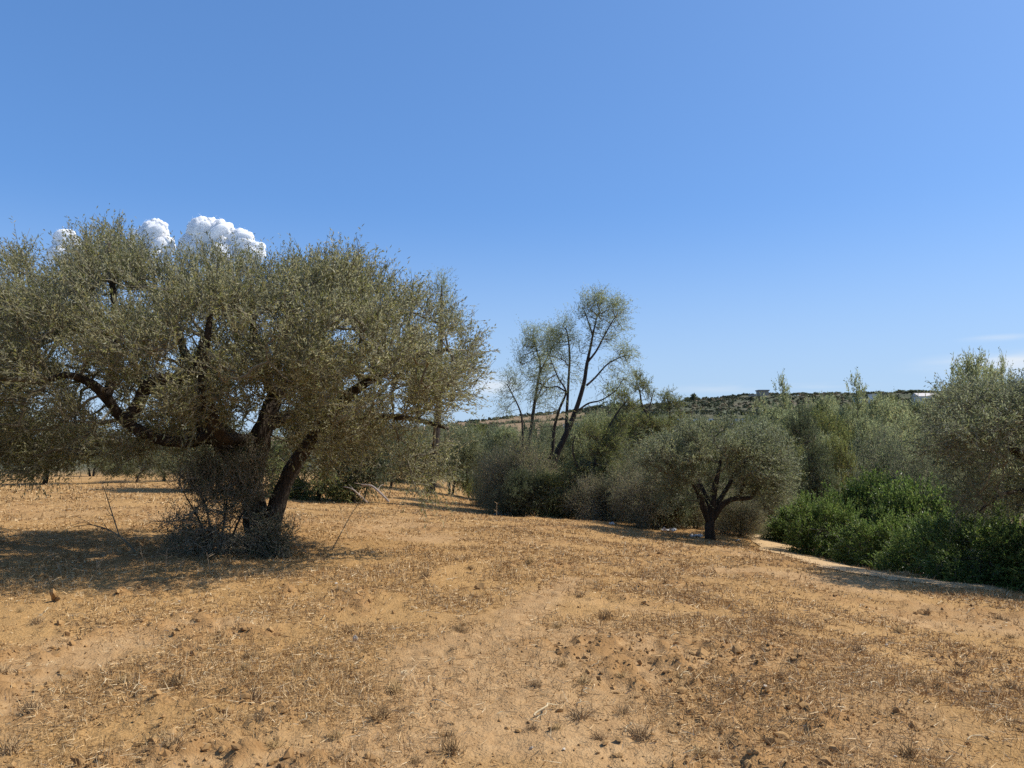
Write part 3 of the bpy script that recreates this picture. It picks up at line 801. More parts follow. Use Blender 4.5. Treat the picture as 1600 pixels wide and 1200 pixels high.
t4 = clump_targets([(862, 640, 14, 12, 9, -.6), (838, 660, 14, 12, 9, -.4), (895, 655, 12, 12, 7, .2), (930, 650, 16, 12, 8, .3), (850, 690, 14, 12, 9, -.5), (915, 690, 16, 12, 8, .2), (870, 612, 12, 10, 6, -.8), (918, 478, 11.5, 9.2, 19, 0.1), (935, 472, 13.8, 9.2, 25, 0.1), (955, 480, 13.8, 10.35, 23, -0.2), (966, 492, 10.35, 10.35, 17, -0.3), (940, 495, 18.4, 11.5, 29, 0.2), (912, 496, 10.35, 10.35, 17, 0.2), (960, 512, 13.8, 11.5, 19, 0), (928, 515, 13.8, 11.5, 17, 0), (944, 532, 20.7, 12.65, 23, 0),
                    (968, 548, 14.95, 10.35, 21, 0.5), (978, 558, 10.35, 9.2, 15, 0.5), (955, 572, 23, 13.8, 17, 0.4), (972, 592, 13.8, 10.35, 15, 0.5), (945, 605, 18.4, 11.5, 10, 0.4),
                    (884, 514, 10.35, 9.2, 19, 0.4), (874, 530, 13.8, 10.35, 23, 0.2), (892, 535, 10.35, 11.5, 15, 0.4), (866, 552, 13.8, 11.5, 23, 0), (882, 562, 13.8, 11.5, 17, 0.2), (856, 570, 12.65, 10.35, 19, -0.9), (900, 580, 13.8, 16.1, 10, 0.2), (846, 592, 13.8, 10.35, 17, -0.9), (870, 590, 13.8, 10.35, 13, -0.6), (850, 612, 13.8, 9.2, 10, -0.8), (908, 545, 9.2, 13.8, 8, 0)], D4, 5)
l4, t4 = local(limbs4, t4, base4)
WISP = dict(stems=False, K=5, M=9, L=0.5, ll=0.10, lw=0.0145, droop=0.35, up=0.45, out=0.4, rnd=0.6, twig_r=0.005, gnarl=0.06, max_r=0.02, splay=0.6, updn=0.2, bf=0.45)
make_tree(tall, l4, t4, np.array([2, 0, 5]), M_BARK2, M_WISP, seed=23, **WISP)

D5 = 29.0
base5 = gp(812, D5)
wis = empty('slender_tree', base5)
tag(wis, 'slender upright feathery tree between the big olive and the tall leaning tree', 'tree')
limbs5 = px_limbs([
    ([(812, 800, 0), (815, 760, 0), (820, 720, 0), (828, 680, 0), (834, 640, 0), (840, 600, 0), (844, 570, 0), (838, 545, 0), (834, 528, 0)], [3.5, 3.5, 3.1, 2.8, 2.5, 2.1, 1.5, 1, 0.56]),
    ([(816, 740, 0), (817, 700, .3), (816, 660, .4), (812, 640, .5), (800, 615, .5), (792, 600, .5)], [2.1, 2, 1.7, 1.4, 0.98, 0.56]),
    ([(842, 585, 0), (852, 565, -.2), (862, 545, -.3), (868, 530, -.3)], [1.4, 1.1, 0.84, 0.49]),
    ([(838, 625, 0), (850, 600, .3), (866, 585, .4)], [1.4, 1, 0.56]),
], D5)
t5 = clump_targets([(830, 526, 12.65, 9.2, 23, 0), (842, 540, 11.5, 10.35, 21, 0), (822, 546, 11.5, 10.35, 21, 0), (856, 528, 11.5, 9.2, 15, -0.2), (866, 534, 9.2, 10.35, 15, -0.3), (858, 552, 12.65, 10.35, 19, -0.2), (816, 566, 11.5, 10.35, 19, 0), (836, 564, 13.8, 10.35, 19, 0), (850, 580, 13.8, 11.5, 17, 0), (826, 586, 12.65, 10.35, 17, 0.2),
                    (798, 594, 11.5, 9.2, 21, 0.4), (806, 608, 12.65, 10.35, 17, 0.4), (792, 618, 9.2, 10.35, 15, 0.5), (830, 610, 13.8, 10.35, 13, 0.2), (852, 606, 13.8, 10.35, 13, 0), (796, 640, 11.5, 10.35, 13, 0.5), (840, 632, 13.8, 9.2, 8, 0)], D5, 6)
l5, t5 = local(limbs5, t5, base5)
make_tree(wis, l5, t5, np.array([0, 0, 4.5]), M_BARK2, M_WISP, seed=29, **WISP)

D6 = 25.0
base6 = gp(902, D6)
ac = empty('acacia_tree', base6)
tag(ac, 'yellow green feathery small acacia with thin stems right of the leaning trunk', 'tree')
limbs6 = px_limbs([
    ([(902, 812, 0), (910, 790, 0), (920, 762, 0), (928, 730, 0), (936, 700, 0), (950, 670, .1), (968, 640, .2), (985, 620, .2)], [3.2, 3.2, 2.8, 2.4, 2.1, 1.8, 1.2, 0.64]),
    ([(943, 812, .2), (944, 780, .2), (944, 755, .2), (950, 730, .2)], [2.4, 2.2, 2, 1.2]),
    ([(922, 758, 0), (905, 735, -.2), (895, 705, -.3), (898, 680, -.3)], [1.9, 1.6, 1.2, 0.64]),
], D6)
t6 = clump_targets([(960, 690, 19.8, 15.4, 45, 0.1), (935, 705, 17.6, 13.2, 39, 0), (915, 730, 22, 13.2, 48, 0), (955, 728, 19.8, 11, 36, 0), (895, 752, 22, 13.2, 42, -0.2), (935, 752, 17.6, 9.9, 28, 0), (870, 775, 22, 14.3, 48, -0.2), (905, 785, 17.6, 11, 31, 0), (966, 662, 15.4, 11, 25, 0.3), (985, 638, 13.2, 12.1, 20, 0.3), (972, 622, 9.9, 8.8, 10, 0.3), (925, 680, 13.2, 11, 20, -0.2), (845, 790, 24.2, 13.2, 34, -0.2), (930, 795, 13.2, 11, 17, 0.1)], D6, 7)
l6, t6 = local(limbs6, t6, base6)
FEATH = dict(K=5, M=9, L=0.34, ll=0.10, lw=0.018, droop=0.25, up=0.5, out=0.4, rnd=0.75, twig_r=0.006, gnarl=0.05, max_r=0.025, splay=0.7, updn=0.3, bf=0.4)
make_tree(ac, l6, t6, np.array([0.3, 0, 2.0]), M_BARK2, M_ACACIA, seed=31, **FEATH)

D7 = 30.0
base7 = gp(1030, D7)
ac2 = empty('acacia_tree', base7)
tag(ac2, 'pale green acacia with wispy crooked top poking above the hill, behind the small olive', 'tree')
limbs7 = px_limbs([
    ([(1045, 800, 0), (1045, 740, 0), (1040, 700, 0), (1028, 672, 0), (1012, 648, 0), (1003, 632, 0), (1000, 615, 0), (996, 598, 0)], [3.4, 3, 2.6, 2.2, 2, 1.7, 1.2, 0.6]),
    ([(1012, 648, 0), (1018, 625, .2), (1022, 608, .2)], [1.2, 0.9, 0.52]),
    ([(1040, 700, 0), (1046, 660, .3), (1046, 635, .3), (1042, 620, .3)], [1.8, 1.5, 1, 0.52]),
], D7)
t7 = clump_targets([(998, 594, 9.9, 7.7, 11, 0), (1006, 606, 9.9, 8.8, 13, 0), (992, 610, 8.8, 7.7, 7, 0), (1014, 620, 9.9, 8.8, 8, 0), (1042, 622, 13.2, 8.8, 14, 0.3), (1054, 634, 13.2, 8.8, 13, 0.3), (1036, 640, 13.2, 8.8, 11, 0.3), (1000, 664, 24.2, 15.4, 64, 0), (1030, 672, 22, 15.4, 53, 0), (985, 692, 22, 15.4, 48, 0), (1060, 662, 17.6, 13.2, 31, 0.4), (1012, 705, 26.4, 15.4, 50, 0), (1040, 712, 24.2, 15.4, 42, 0), (975, 722, 19.8, 13.2, 31, 0)], D7, 8)
l7, t7 = local(limbs7, t7, base7)
make_tree(ac2, l7, t7, np.array([0, 0, 3.0]), M_BARK2, M_ACACIA, seed=37, **FEATH)

# wispy tree whose top shows over the right shoulder of the big olive
D8 = 26.0
base8 = gp(668, D8)
w8 = empty('slender_tree', base8)
tag(w8, 'pale feathery tree whose top peeks out behind the right shoulder of the big olive', 'tree')
limbs8 = px_limbs([([(672, 770, 0), (680, 700, 0), (686, 620, 0), (688, 540, 0), (690, 480, 0), (690, 445, 0)], [7, 6, 5, 4, 2.5, 1])], D8)
t8 = clump_targets([(690, 444, 9, 8, 10, 0), (684, 460, 10, 9, 8, 0), (698, 458, 8, 8, 7, 0), (692, 480, 18, 12, 14, 0), (700, 510, 24, 20, 20, 0), (680, 570, 30, 26, 30, 0)], D8, 9)
l8, t8 = local(limbs8, t8, base8)
make_tree(w8, l8, t8, np.array([0, 0, 5]), M_BARK2, M_WISP, seed=41, **WISP)

# ------------------------------------------------------------------ prototypes for the background, then copies
def blob_targets(blobs, n, seed):
    g = np.random.default_rng(seed); out = []
    vol = np.array([b[3] * b[4] * b[5] for b in blobs]) ** 0.7
    for (x, y, z, a, b, c), k in zip(blobs, np.maximum(3, (n * vol / vol.sum()).astype(int))):
        q = norm(g.normal(0, 1, (k, 3))) * g.uniform(0, 1, (k, 1)) ** (1 / 3.2)
        out.append(np.array([x, y, z]) + q * np.array([a, b, c]))
    return np.vstack(out)

def rand_blobs(g, n, R, z0, z1, r):
    bl = []
    for i in range(n):
        a = g.uniform(0, 2 * math.pi); q = g.uniform(0, 1) ** 0.5 * R
        z = g.uniform(z0, z1)
        k = math.sqrt(max(0.15, 1 - ((z - (z0 * 0.7 + z1 * 0.3)) / (z1 - z0)) ** 2))
        s = r * g.uniform(0.7, 1.25)
        bl.append((math.cos(a) * q * k, math.sin(a) * q * k, z, s, s, s * g.uniform(0.7, 1.0)))
    return bl

def proto_tree(name, seed, H, R, z0, r, nb, nt, bark, leaf, stems_n=1, **kw):
    g = np.random.default_rng(seed)
    root = empty(name)
    bl = rand_blobs(g, nb, R, z0, H - r * 0.8, r)
    limbs = []
    for s in range(stems_n):
        a = g.uniform(0, 6.28); lean = R * 0.35
        top = np.array([math.cos(a) * lean, math.sin(a) * lean, H * 0.72])
        b0 = np.array([math.cos(a) * 0.12 * s, math.sin(a) * 0.12 * s, -0.3])
        pts = [b0, b0 * 0.5 + top * 0.25 + g.normal(0, .1, 3), top * 0.6 + g.normal(0, .12, 3), top]
        limbs.append((np.array(pts), [0.10 * H / 5, 0.08 * H / 5, 0.055 * H / 5, 0.02]))
    for _ in range(3):
        b = bl[g.integers(len(bl))]
        p = np.array(b[:3]); st = limbs[0][0][1] * 0.5 + limbs[0][0][2] * 0.5
        limbs.append((np.array([st, st * 0.5 + p * 0.5 + np.array([0, 0, -.2]), p]), [0.05 * H / 5, 0.035 * H / 5, 0.012]))
    t = blob_targets(bl, nt, seed + 1)
    args = dict(K=5, M=9, L=0.4, ll=0.12, lw=0.04, seed=seed, gnarl=0.08, sides=6, stems=False, twig_r=0.008, max_r=0.03)
    args.update(kw)
    make_tree(root, limbs, t, np.array([0, 0, (z0 + H) * 0.45]), bark, leaf, **args)
    root['proto_h'] = H; root['proto_r'] = R + r * 0.5
    return root

PROTO = {
    'olive_a': proto_tree('olive_tree', 101, 3.6, 1.6, 1.3, 0.75, 14, 420, M_BARK, M_OLIVE_FAR, 2, K=6, M=11, ll=0.095, lw=0.03, up=.5),
    'olive_b': proto_tree('olive_tree', 103, 3.4, 1.7, 0.9, 0.7, 16, 460, M_BARK, M_OLIVE_FAR, 1, K=6, M=11, ll=0.095, lw=0.03, up=.5),
    'wispy_a': proto_tree('feathery_tree', 107, 6.0, 1.5, 2.2, 0.75, 16, 360, M_BARK2, M_WISP, 3, K=6, M=10, L=.5, ll=0.16, lw=0.045, droop=.3, splay=.7),
    'wispy_b': proto_tree('feathery_tree', 109, 6.4, 1.9, 1.6, 0.85, 18, 440, M_BARK2, M_WISP, 2, K=6, M=10, L=.5, ll=0.16, lw=0.045, droop=.3, splay=.7),
    'acacia': proto_tree('acacia_tree', 113, 5.0, 1.8, 1.0, 0.85, 16, 460, M_BARK2, M_ACACIA, 2, K=6, M=10, L=.42, ll=0.13, lw=0.042, droop=.2),
    'dark': proto_tree('evergreen_tree', 127, 5.2, 1.2, 0.8, 0.75, 16, 420, M_BARK2, M_DARK, 1, K=6, M=10, L=.36, ll=0.11, lw=0.04),
    'thicket': proto_tree('thicket_shrub', 131, 2.2, 1.2, 0.12, 0.55, 16, 620, M_BARK2, M_THICK, 3, K=5, M=6, L=.58, ll=0.085, lw=0.03, stems=True, twig_r=0.005, tw_mat=M_DRYTWIG, rnd=1.0),
    'thicket_b': proto_tree('thicket_shrub', 137, 2.0, 1.3, 0.12, 0.5, 18, 620, M_BARK2, M_THICK, 3, K=6, M=4, L=.62, ll=0.085, lw=0.03, stems=True, twig_r=0.0055, tw_mat=M_DRYTWIG, rnd=1.1),
    'grey': proto_tree('grey_shrub', 139, 3.0, 1.9, 0.12, 0.6, 22, 560, M_BARK2, M_GREYB, 3, K=5, M=9, L=.52, ll=0.075, lw=0.028, stems=True, twig_r=0.004, rnd=.9),
    'green_a': proto_tree('green_shrub', 149, 2.3, 1.3, 0.12, 0.6, 20, 330, M_BARK2, M_GREEN, 3, K=8, M=13, L=.40, ll=0.10, lw=0.04, up=.9, out=.5, rnd=.45, splay=.75, tbias=.8),
    'green_b': proto_tree('green_shrub', 151, 2.0, 1.5, 0.12, 0.55, 22, 340, M_BARK2, M_GREEN, 3, K=8, M=13, L=.36, ll=0.095, lw=0.038, up=.9, out=.5, rnd=.45, splay=.75, tbias=.8),
    'lowdark': proto_tree('dark_shrub', 157, 1.8, 1.2, 0.12, 0.5, 16, 420, M_BARK2, M_DARK, 3, K=5, M=11, L=.42, ll=0.08, lw=0.03),
    'far_round': proto_tree('far_tree', 163, 5.0, 1.8, 1.3, 1.2, 9, 70, M_BARK2, M_DARK, 1, K=5, M=7, L=.8, ll=0.5, lw=0.3),
    'far_slim': proto_tree('far_tree', 167, 6.5, 0.8, 1.0, 0.8, 9, 60, M_BARK2, M_DARK, 1, K=5, M=7, L=.7, ll=0.45, lw=0.25),
}
USED = set()
def place(kind, u, d, vtop, wpx, label, cat, group=None, rz=None, sink=0.0):
    if d < 28 and kind == 'acacia': sink = 0.7 if wpx > 100 else 0.4
    """Stand a background plant on the terrain with its crown top at pixel row vtop and its width about wpx pixels."""
    pr = PROTO[kind]
    b = gp(u, d)
    H = P(u, vtop, d)[2] - b[2] + sink
    sz = H / pr['proto_h']; sx = wpx * d / F / (2 * pr['proto_r'])
    rz = random.uniform(0, 6.28) if rz is None else rz
    loc = (b[0], b[1], b[2] - sink)
    if kind in USED:
        return copy_thing(pr, loc, rz, (sx, sx, sz), label, group) if not cat else tag(copy_thing(pr, loc, rz, (sx, sx, sz)), label, cat, group)
    USED.add(kind)
    pr.location = loc; pr.rotation_euler = (0, 0, rz); pr.scale = (sx, sx, sz)
    return tag(pr, label, cat, group)

# left: the far side of the field
place('olive_a', 72, 31, 640, 170, 'grey green olive with dark trunk beyond the field, leftmost under the big crown', 'tree')
place('olive_b', 216, 33, 678, 120, 'low twin stemmed grey olive beyond the field, between leftmost olive and big trunk', 'tree')
place('olive_b', 262, 36, 672, 120, 'dull olive just left of the big trunk, partly behind the low twin stemmed olive', 'tree')
place('olive_a', -30, 30, 650, 160, 'pale olive at the left frame edge beyond the sunlit field', 'tree')
place('olive_a', 150, 44, 676, 120, 'distant olive seen between the leftmost olive and the twin stemmed olive', 'tree')
place('acacia', 492, 25, 640, 170, 'yellow green bushy acacia just right of the big leaning stem', 'tree')
place('lowdark', 560, 25, 668, 140, 'dark green dense shrub behind the pale broken branches', 'shrub')
place('olive_b', 350, 27, 632, 200, 'shaded olive behind the thick trunk of the big olive', 'tree')
place('olive_b', 610, 46, 660, 150, 'distant olive above the pale broken branches at the back of the field', 'tree')
place('olive_b', 668, 52, 668, 130, 'far olive at the back of the gap beside the curved trunk', 'tree')
place('acacia', 733, 45, 668, 60, 'bright yellow green small tree above the grey bushes beside the leaning tree', 'tree')
place('olive_a', 702, 34, 655, 120, 'grey olive with curved dark trunk at the end of the sandy gap', 'tree')
place('grey', 780, 29, 688, 80, 'rounded grey bush left of the slender upright tree', 'shrub')
# middle thickets
place('thicket', 812, 26.2, 692, 110, 'brown leafless thicket round the foot of the leaning trunk', 'shrub')
place('thicket_b', 788, 27, 715, 80, 'greyish brown twiggy thicket at the left end of the middle bushes', 'shrub')
place('lowdark', 822, 24.8, 742, 80, 'low dark shrub in front of the leaning trunk', 'shrub')
place('acacia', 870, 25.2, 742, 80, 'low olive green shrub just right of the leaning trunk base', 'shrub')
place('thicket', 968, 24.5, 720, 90, 'brown dry thicket between the acacia and the small olive', 'shrub')
place('thicket_b', 1010, 22.6, 735, 110, 'tangled pale brown thicket left of the small olive trunk', 'shrub')
place('lowdark', 1050, 22.8, 750, 90, 'dark shaded bush directly behind the small olive', 'shrub')
place('grey', 1005, 26, 690, 100, 'grey twiggy bush behind the left side of the small olive', 'shrub')
place('thicket_b', 1152, 21.8, 778, 78, 'reddish brown dry thicket right of the small olive trunk', 'shrub')
place('thicket', 1185, 25, 742, 90, 'pale dry thicket at the head of the path', 'shrub')
place('thicket', 915, 24.6, 755, 80, 'low brownish shrub at the foot of the yellow green acacia', 'shrub')
place('thicket_b', 940, 24.2, 748, 80, 'brown twiggy thicket between the two thin acacia stems', 'shrub')
place('grey', 985, 24, 742, 90, 'low grey bush at the left end of the shade of the small olive', 'shrub')
place('thicket', 1088, 23.6, 744, 100, 'brown thicket behind the small olive trunk', 'shrub')
place('grey', 790, 25.4, 752, 70, 'low grey shrub above the bluish white plastic', 'shrub')
place('olive_a', 905, 38, 668, 90, 'grey green olive seen through the middle of the leaning tree', 'tree')
place('olive_b', 850, 44, 690, 110, 'distant olive between the slender tree and the leaning trunk', 'tree')
place('wispy_a', 962, 36, 612, 90, 'thin grey feathery tree between leaning tree and crooked acacia', 'tree')
for u, d, vt, wp, k, lab in ((778, 36, 664, 90, 'olive_b', 'grey green tree behind the rounded grey bush at the end of the sandy gap'), (800, 33, 668, 90, 'wispy_b', 'grey green feathery tree behind the brown thicket left of the leaning trunk'),
                             (868, 34, 664, 90, 'olive_a', 'grey olive just behind the forks of the leaning trunk'), (915, 32, 650, 80, 'wispy_b', 'grey green feathery tree right behind the leaning trunk'), (955, 31, 655, 100, 'acacia', 'olive green rounded acacia left of the crooked acacia'),
                             (1030, 33, 655, 110, 'wispy_b', 'feathery grey green tree above the left shoulder of the small olive'), (1165, 34, 664, 110, 'olive_a', 'grey olive behind the right half of the small olive crown'), (1205, 30, 690, 90, 'grey', 'grey bush between the small olive and the dark columnar tree')):
    place(k, u, d, vt, wp, lab, 'tree' if k != 'grey' else 'shrub')
# right bank
place('dark', 1262, 29, 636, 70, 'dark green columnar tree behind the green shrubs near the path', 'tree')
place('acacia', 1322, 31, 690, 70, 'bright green leafy bush just right of the dark columnar tree', 'shrub')
place('grey', 1385, 20.5, 672, 150, 'dull grey leafless looking bush above the green shrubs', 'shrub')
place('grey', 1455, 19.5, 668, 120, 'dull grey bush half behind the right edge olive', 'shrub')
place('wispy_b', 1512, 24, 560, 120, 'grey feathery tree rising above the right edge olive', 'tree')
place('wispy_a', 1582, 25, 578, 60, 'thin feathery tree top at the right frame edge above the olive', 'tree')
SH = [('green_a', 1236, 22.0, 770, 90, 'leftmost green shrub, low leafy mound at the head of the path'),
      ('green_b', 1290, 19.2, 752, 120, 'green leafy shrub second from the path head'),
      ('green_a', 1350, 20.0, 728, 130, 'taller green shrub behind the others, below the grey bush'),
      ('green_b', 1372, 17.0, 778, 140, 'green shrub with lower front bulging towards the path bend'),
      ('green_a', 1440, 17.6, 740, 150, 'bright green shrub in the back row beside the right edge olive'),
      ('green_b', 1452, 15.3, 790, 160, 'broad green shrub in the front row along the middle of the path'),
      ('green_a', 1532, 13.4, 796, 180, 'green shrub in the front row under the olive branches'),
      ('green_b', 1545, 16.0, 770, 160, 'green shrub in the shade behind the olive branches'),
      ('green_a', 1606, 12.7, 806, 170, 'rightmost green shrub cut by the right frame edge'),
      ('green_b', 1255, 25.0, 752, 110, 'green shrub behind the leftmost mound, above the path head')]
for k, u, d, vt, wp, lab in SH:
    place(k, u, d, vt + 24, wp * 1.06, lab, 'shrub', 'green shrubs along the path', sink=0.1)

# wood in the valley
gw = np.random.default_rng(77)
rows = [(1110, 55, 662, 'wispy_b'), (1150, 60, 660, 'acacia'), (1185, 48, 636, 'wispy_a'), (1212, 62, 602, 'wispy_a'), (1235, 45, 648, 'wispy_b'), (1275, 55, 622, 'wispy_b'), (1300, 42, 650, 'acacia'),
        (1330, 52, 602, 'wispy_a'), (1352, 40, 655, 'wispy_b'), (1375, 48, 622, 'wispy_b'), (1400, 42, 638, 'wispy_a'), (1425, 50, 626, 'wispy_b'), (1450, 38, 640, 'wispy_a'), (1290, 36, 680, 'wispy_b'),
        (1350, 33, 672, 'grey'), (1415, 32, 660, 'wispy_a'), (1075, 48, 664, 'acacia'), (1130, 40, 668, 'acacia'), (1180, 38, 672, 'wispy_b'), (1220, 36, 680, 'acacia'), (1100, 75, 650, 'dark'), (1178, 80, 645, 'dark'),
        (1060, 60, 660, 'wispy_b'), (1010, 70, 662, 'acacia'), (960, 60, 668, 'olive_a'), (925, 80, 672, 'olive_b'), (1255, 85, 636, 'dark'), (1310, 80, 642, 'dark'), (1385, 75, 628, 'acacia'), (1480, 60, 612, 'wispy_b'), (1540, 50, 600, 'wispy_b'),
        (1600, 60, 605, 'acacia'), (1200, 75, 658, 'acacia'), (1300, 70, 624, 'wispy_b'), (1360, 64, 636, 'acacia'), (1430, 70, 622, 'dark'), (880, 70, 680, 'olive_a'), (900, 100, 676, 'dark'), (975, 95, 668, 'dark'), (1040, 95, 664, 'olive_b')]
names = {'wispy_a': 'thin grey green feathery tree among the trees of the valley wood', 'wispy_b': 'fuller grey green feathery tree among the trees of the valley wood', 'acacia': 'yellowish green rounded tree in the valley wood',
         'dark': 'dark evergreen tree standing in the valley wood', 'olive_a': 'small grey olive on the far side of the valley', 'olive_b': 'low grey olive on the far side of the valley', 'grey': 'grey scrub bush under the valley wood'}
for u, d, vt, k in rows:
    place(k, u, d, vt, {'dark': 46, 'olive_a': 60, 'olive_b': 60}.get(k, 84) * (1 if d < 60 else .8) * gw.uniform(.85, 1.2), names[k], 'tree' if k != 'grey' else 'shrub', names[k] + ' (' + k + ')' if False else 'valley wood ' + k.split('_')[0] + ' trees')

# dark pines on the slope under the road, left of the leaning tree, and trees on the skyline
for u, d, vt in ((860, 200, 664), (875, 190, 668), (890, 185, 666), (730, 195, 666), (712, 190, 668), (905, 192, 665), (920, 196, 664), (745, 190, 668), (762, 195, 664), (780, 188, 666), (800, 192, 667), (818, 185, 665), (768, 180, 672), (795, 178, 673), (835, 190, 666), (850, 186, 669)):
    place('far_slim' if gw.uniform() < .55 else 'far_round', u, d, vt, gw.uniform(14, 24), 'dark conifer in the cluster below the hillside road', 'tree', 'dark trees below the hillside road')
sky_t = [(1080, 620, 24), (1086, 615, 12), (1093, 622, 10), (1103, 620, 12), (1112, 624, 10), (1125, 622, 12), (1136, 621, 8), (1145, 620, 12), (1150, 620, 10), (1245, 614, 14), (1258, 613, 20), (1278, 614, 16), (1296, 613, 16), (1308, 612, 14),
         (1322, 613, 14), (1350, 611, 18), (1364, 612, 12), (1378, 611, 20), (1406, 609, 18), (1424, 609, 22), (1440, 609, 20), (1455, 610, 16), (905, 638, 16), (890, 640, 12), (925, 634, 22), (940, 632, 18), (955, 630, 16), (968, 628, 14), (860, 643, 12), (845, 645, 12), (820, 649, 12), (795, 650, 10), (985, 631, 14), (1040, 630, 10)]
for u, vt, wp in sky_t:
    d = gw.uniform(560, 598)
    place('far_round' if wp > 9 else 'far_slim', u, d, vt, wp, 'small dark tree on the skyline of the far hill', 'tree', 'trees on the far ridge')

def scrub():
    g = np.random.default_rng(88)
    n = 4600
    u = g.uniform(560, 1750, n); d = g.uniform(150, 597, n)
    x = (u - 800) / F * d
    z = G(x, d)
    keep = fbm(x * 0.02, d * 0.02, 3, 15) + 0.36 * smooth(850, 1080, u) > 0.50
    keep &= ~((u < 905) & (d > 300) & (g.uniform(0, 1, n) < 0.4))
    keep &= ~((np.abs(u - 1189) < 12) & (d > 492))
    x, d, z = x[keep], d[keep], z[keep]
    n = len(x); k = 26
    s = g.uniform(0.8, 2.4, n)
    q = norm(g.normal(0, 1, (n, k, 3))) * g.uniform(.5, 1, (n, k, 1)); q[..., 2] = np.abs(q[..., 2]) * 0.8
    c = np.stack([x, d, z], -1)[:, None] + q * s[:, None, None]
    e1 = norm(g.normal(0, 1, (n, k, 3))); e2 = norm(np.cross(e1, g.normal(0, 1, (n, k, 3))))
    w = (s * 0.30)[:, None, None]
    V = np.stack([c - e1 * w, c + e2 * w, c + e1 * w, c - e2 * w], 2).reshape(-1, 3)
    Q = np.arange(len(V), dtype=np.int32).reshape(-1, 4)
    t = np.repeat(g.uniform(0, 1, n), k)
    m = leaf_mat('scrub_leaf', (0.06, 0.07, 0.034), (0.08, 0.085, 0.045), (0.15, 0.115, 0.065), trans=.1, rough=.8, dry_from=.75)
    mk('hillside_scrub', V, Q, m, tint=t, kind='stuff')
scrub()

# ------------------------------------------------------------------ road with a low white wall across the hill, buildings
def ribbon(name, us, d, off, w, h, mat, **kw):
    pts = np.array([gp(u, d) for u in us]); n = len(us)
    V = []
    for p in pts:
        z = p[2] + off
        V += [(p[0], p[1], z - 1.0), (p[0], p[1], z + h), (p[0], p[1] + w, z + h), (p[0], p[1] + w, z - 1.0)]
    Q = [(i * 4 + k, i * 4 + (k + 1) % 4, i * 4 + 4 + (k + 1) % 4, i * 4 + 4 + k) for i in range(n - 1) for k in range(4)]
    Q += [(3, 2, 1, 0), (n * 4 - 4, n * 4 - 3, n * 4 - 2, n * 4 - 1)]
    return mk(name, np.array(V), np.array(Q), mat, **kw)
M_ROAD = plain_mat('pale_road', (0.30, 0.28, 0.25), .9, .12, .5)
M_WALL = plain_mat('white_wall', (0.72, 0.70, 0.66), .8, .08, 1.0)
M_STONE = plain_mat('tower_stone', (0.33, 0.29, 0.23), .9, .15, .6)
M_CORN = plain_mat('tower_trim', (0.24, 0.21, 0.18), .9, .1, .6)
ribbon('road', np.linspace(560, 1500, 90), 262, 0.35, 6.0, 0.0, M_ROAD, kind='structure')
def wall_run(u0, u1, label, h=1.1):
    r = ribbon('roadside_wall', np.linspace(u0, u1, 10), 258.5, 0.45, 0.35, h, M_WALL)
    tag(r, label, 'wall', 'white walls along the hillside road')
wall_run(880, 960, 'long low white roadside wall seen behind the leaning tree')
wall_run(1054, 1096, 'white roadside wall on the slope above the small olive', 1.5)
wall_run(1104, 1114, 'shortest white roadside wall right of the one above the small olive', 1.5)
wall_run(1142, 1170, 'white roadside wall on the slope below the hilltop tower', 1.5)
wall_run(1196, 1242, 'white roadside wall left of the dark columnar tree', 1.5)

def box(V, Q, x0, x1, y0, y1, z0, z1):
    o = len(V)
    V += [(x0, y0, z0), (x1, y0, z0), (x1, y1, z0), (x0, y1, z0), (x0, y0, z1), (x1, y0, z1), (x1, y1, z1), (x0, y1, z1)]
    Q += [(o, o + 3, o + 2, o + 1), (o + 4, o + 5, o + 6, o + 7), (o, o + 1, o + 5, o + 4), (o + 1, o + 2, o + 6, o + 5), (o + 2, o + 3, o + 7, o + 6), (o + 3, o, o + 4, o + 7)]
def boxes(name, mat, parent, *bs):
    V, Q = [], []
    for b in bs: box(V, Q, *b)
    return mk(name, np.array(V), np.array(Q), mat, parent)
tb = gp(1192, 520)
zt = P(1192, 609.5, 520)[2] - tb[2]
tower = tag(empty('hilltop_tower', tb), 'square pale stone tower with flat overhanging top on the far ridge', 'building')
boxes('wall', M_STONE, tower, (-3.2, 3.2, -3, 3, -3, zt - 0.7))
boxes('cornice', M_CORN, tower, (-3.7, 3.7, -3.5, 3.5, zt - 0.7, zt))
boxes('wing', M_STONE, tower, (-8.6, -3.2, -2.5, 2.5, -3, zt - 3.0))
hb = gp(1446, 400)
hz = P(1446, 616, 400)[2] - hb[2]
house = tag(empty('white_house', hb), 'pale house with sloping roof below the ridge beside the right edge olive', 'building')
boxes('wall', M_WALL, house, (-5, 5, -4, 4, -4, hz - 1.2))
V = np.array([(-5.4, -4.4, hz - 1.2), (5.4, -4.4, hz - 1.2), (5.4, 4.4, hz - 1.2), (-5.4, 4.4, hz - 1.2), (-5.4, 0, hz + .6), (5.4, 0, hz + .6)])
mk('roof', V, [np.array([(0, 1, 5, 4), (2, 3, 4, 5), (3, 2, 1, 0)]), np.array([(1, 2, 5), (3, 0, 4)])], plain_mat('pale_roof', (0.55, 0.50, 0.46), .8, .1, 1), house)
for u, v, d, lab in ((1340, 621, 420, 'tiny white hut among the trees left of the pale house'), (1364, 616, 430, 'tiny white hut higher on the slope, nearest the ridge trees')):
    b = gp(u, d); q = P(u, v, d)[2] - b[2]
    h = tag(empty('white_hut', b), lab, 'hut')
    boxes('wall', M_WALL, h, (-1.6, 1.6, -1.5, 1.5, -3, q - .3))
    boxes('roof', M_WALL, h, (-1.9, 1.9, -1.8, 1.8, q - .3, q))

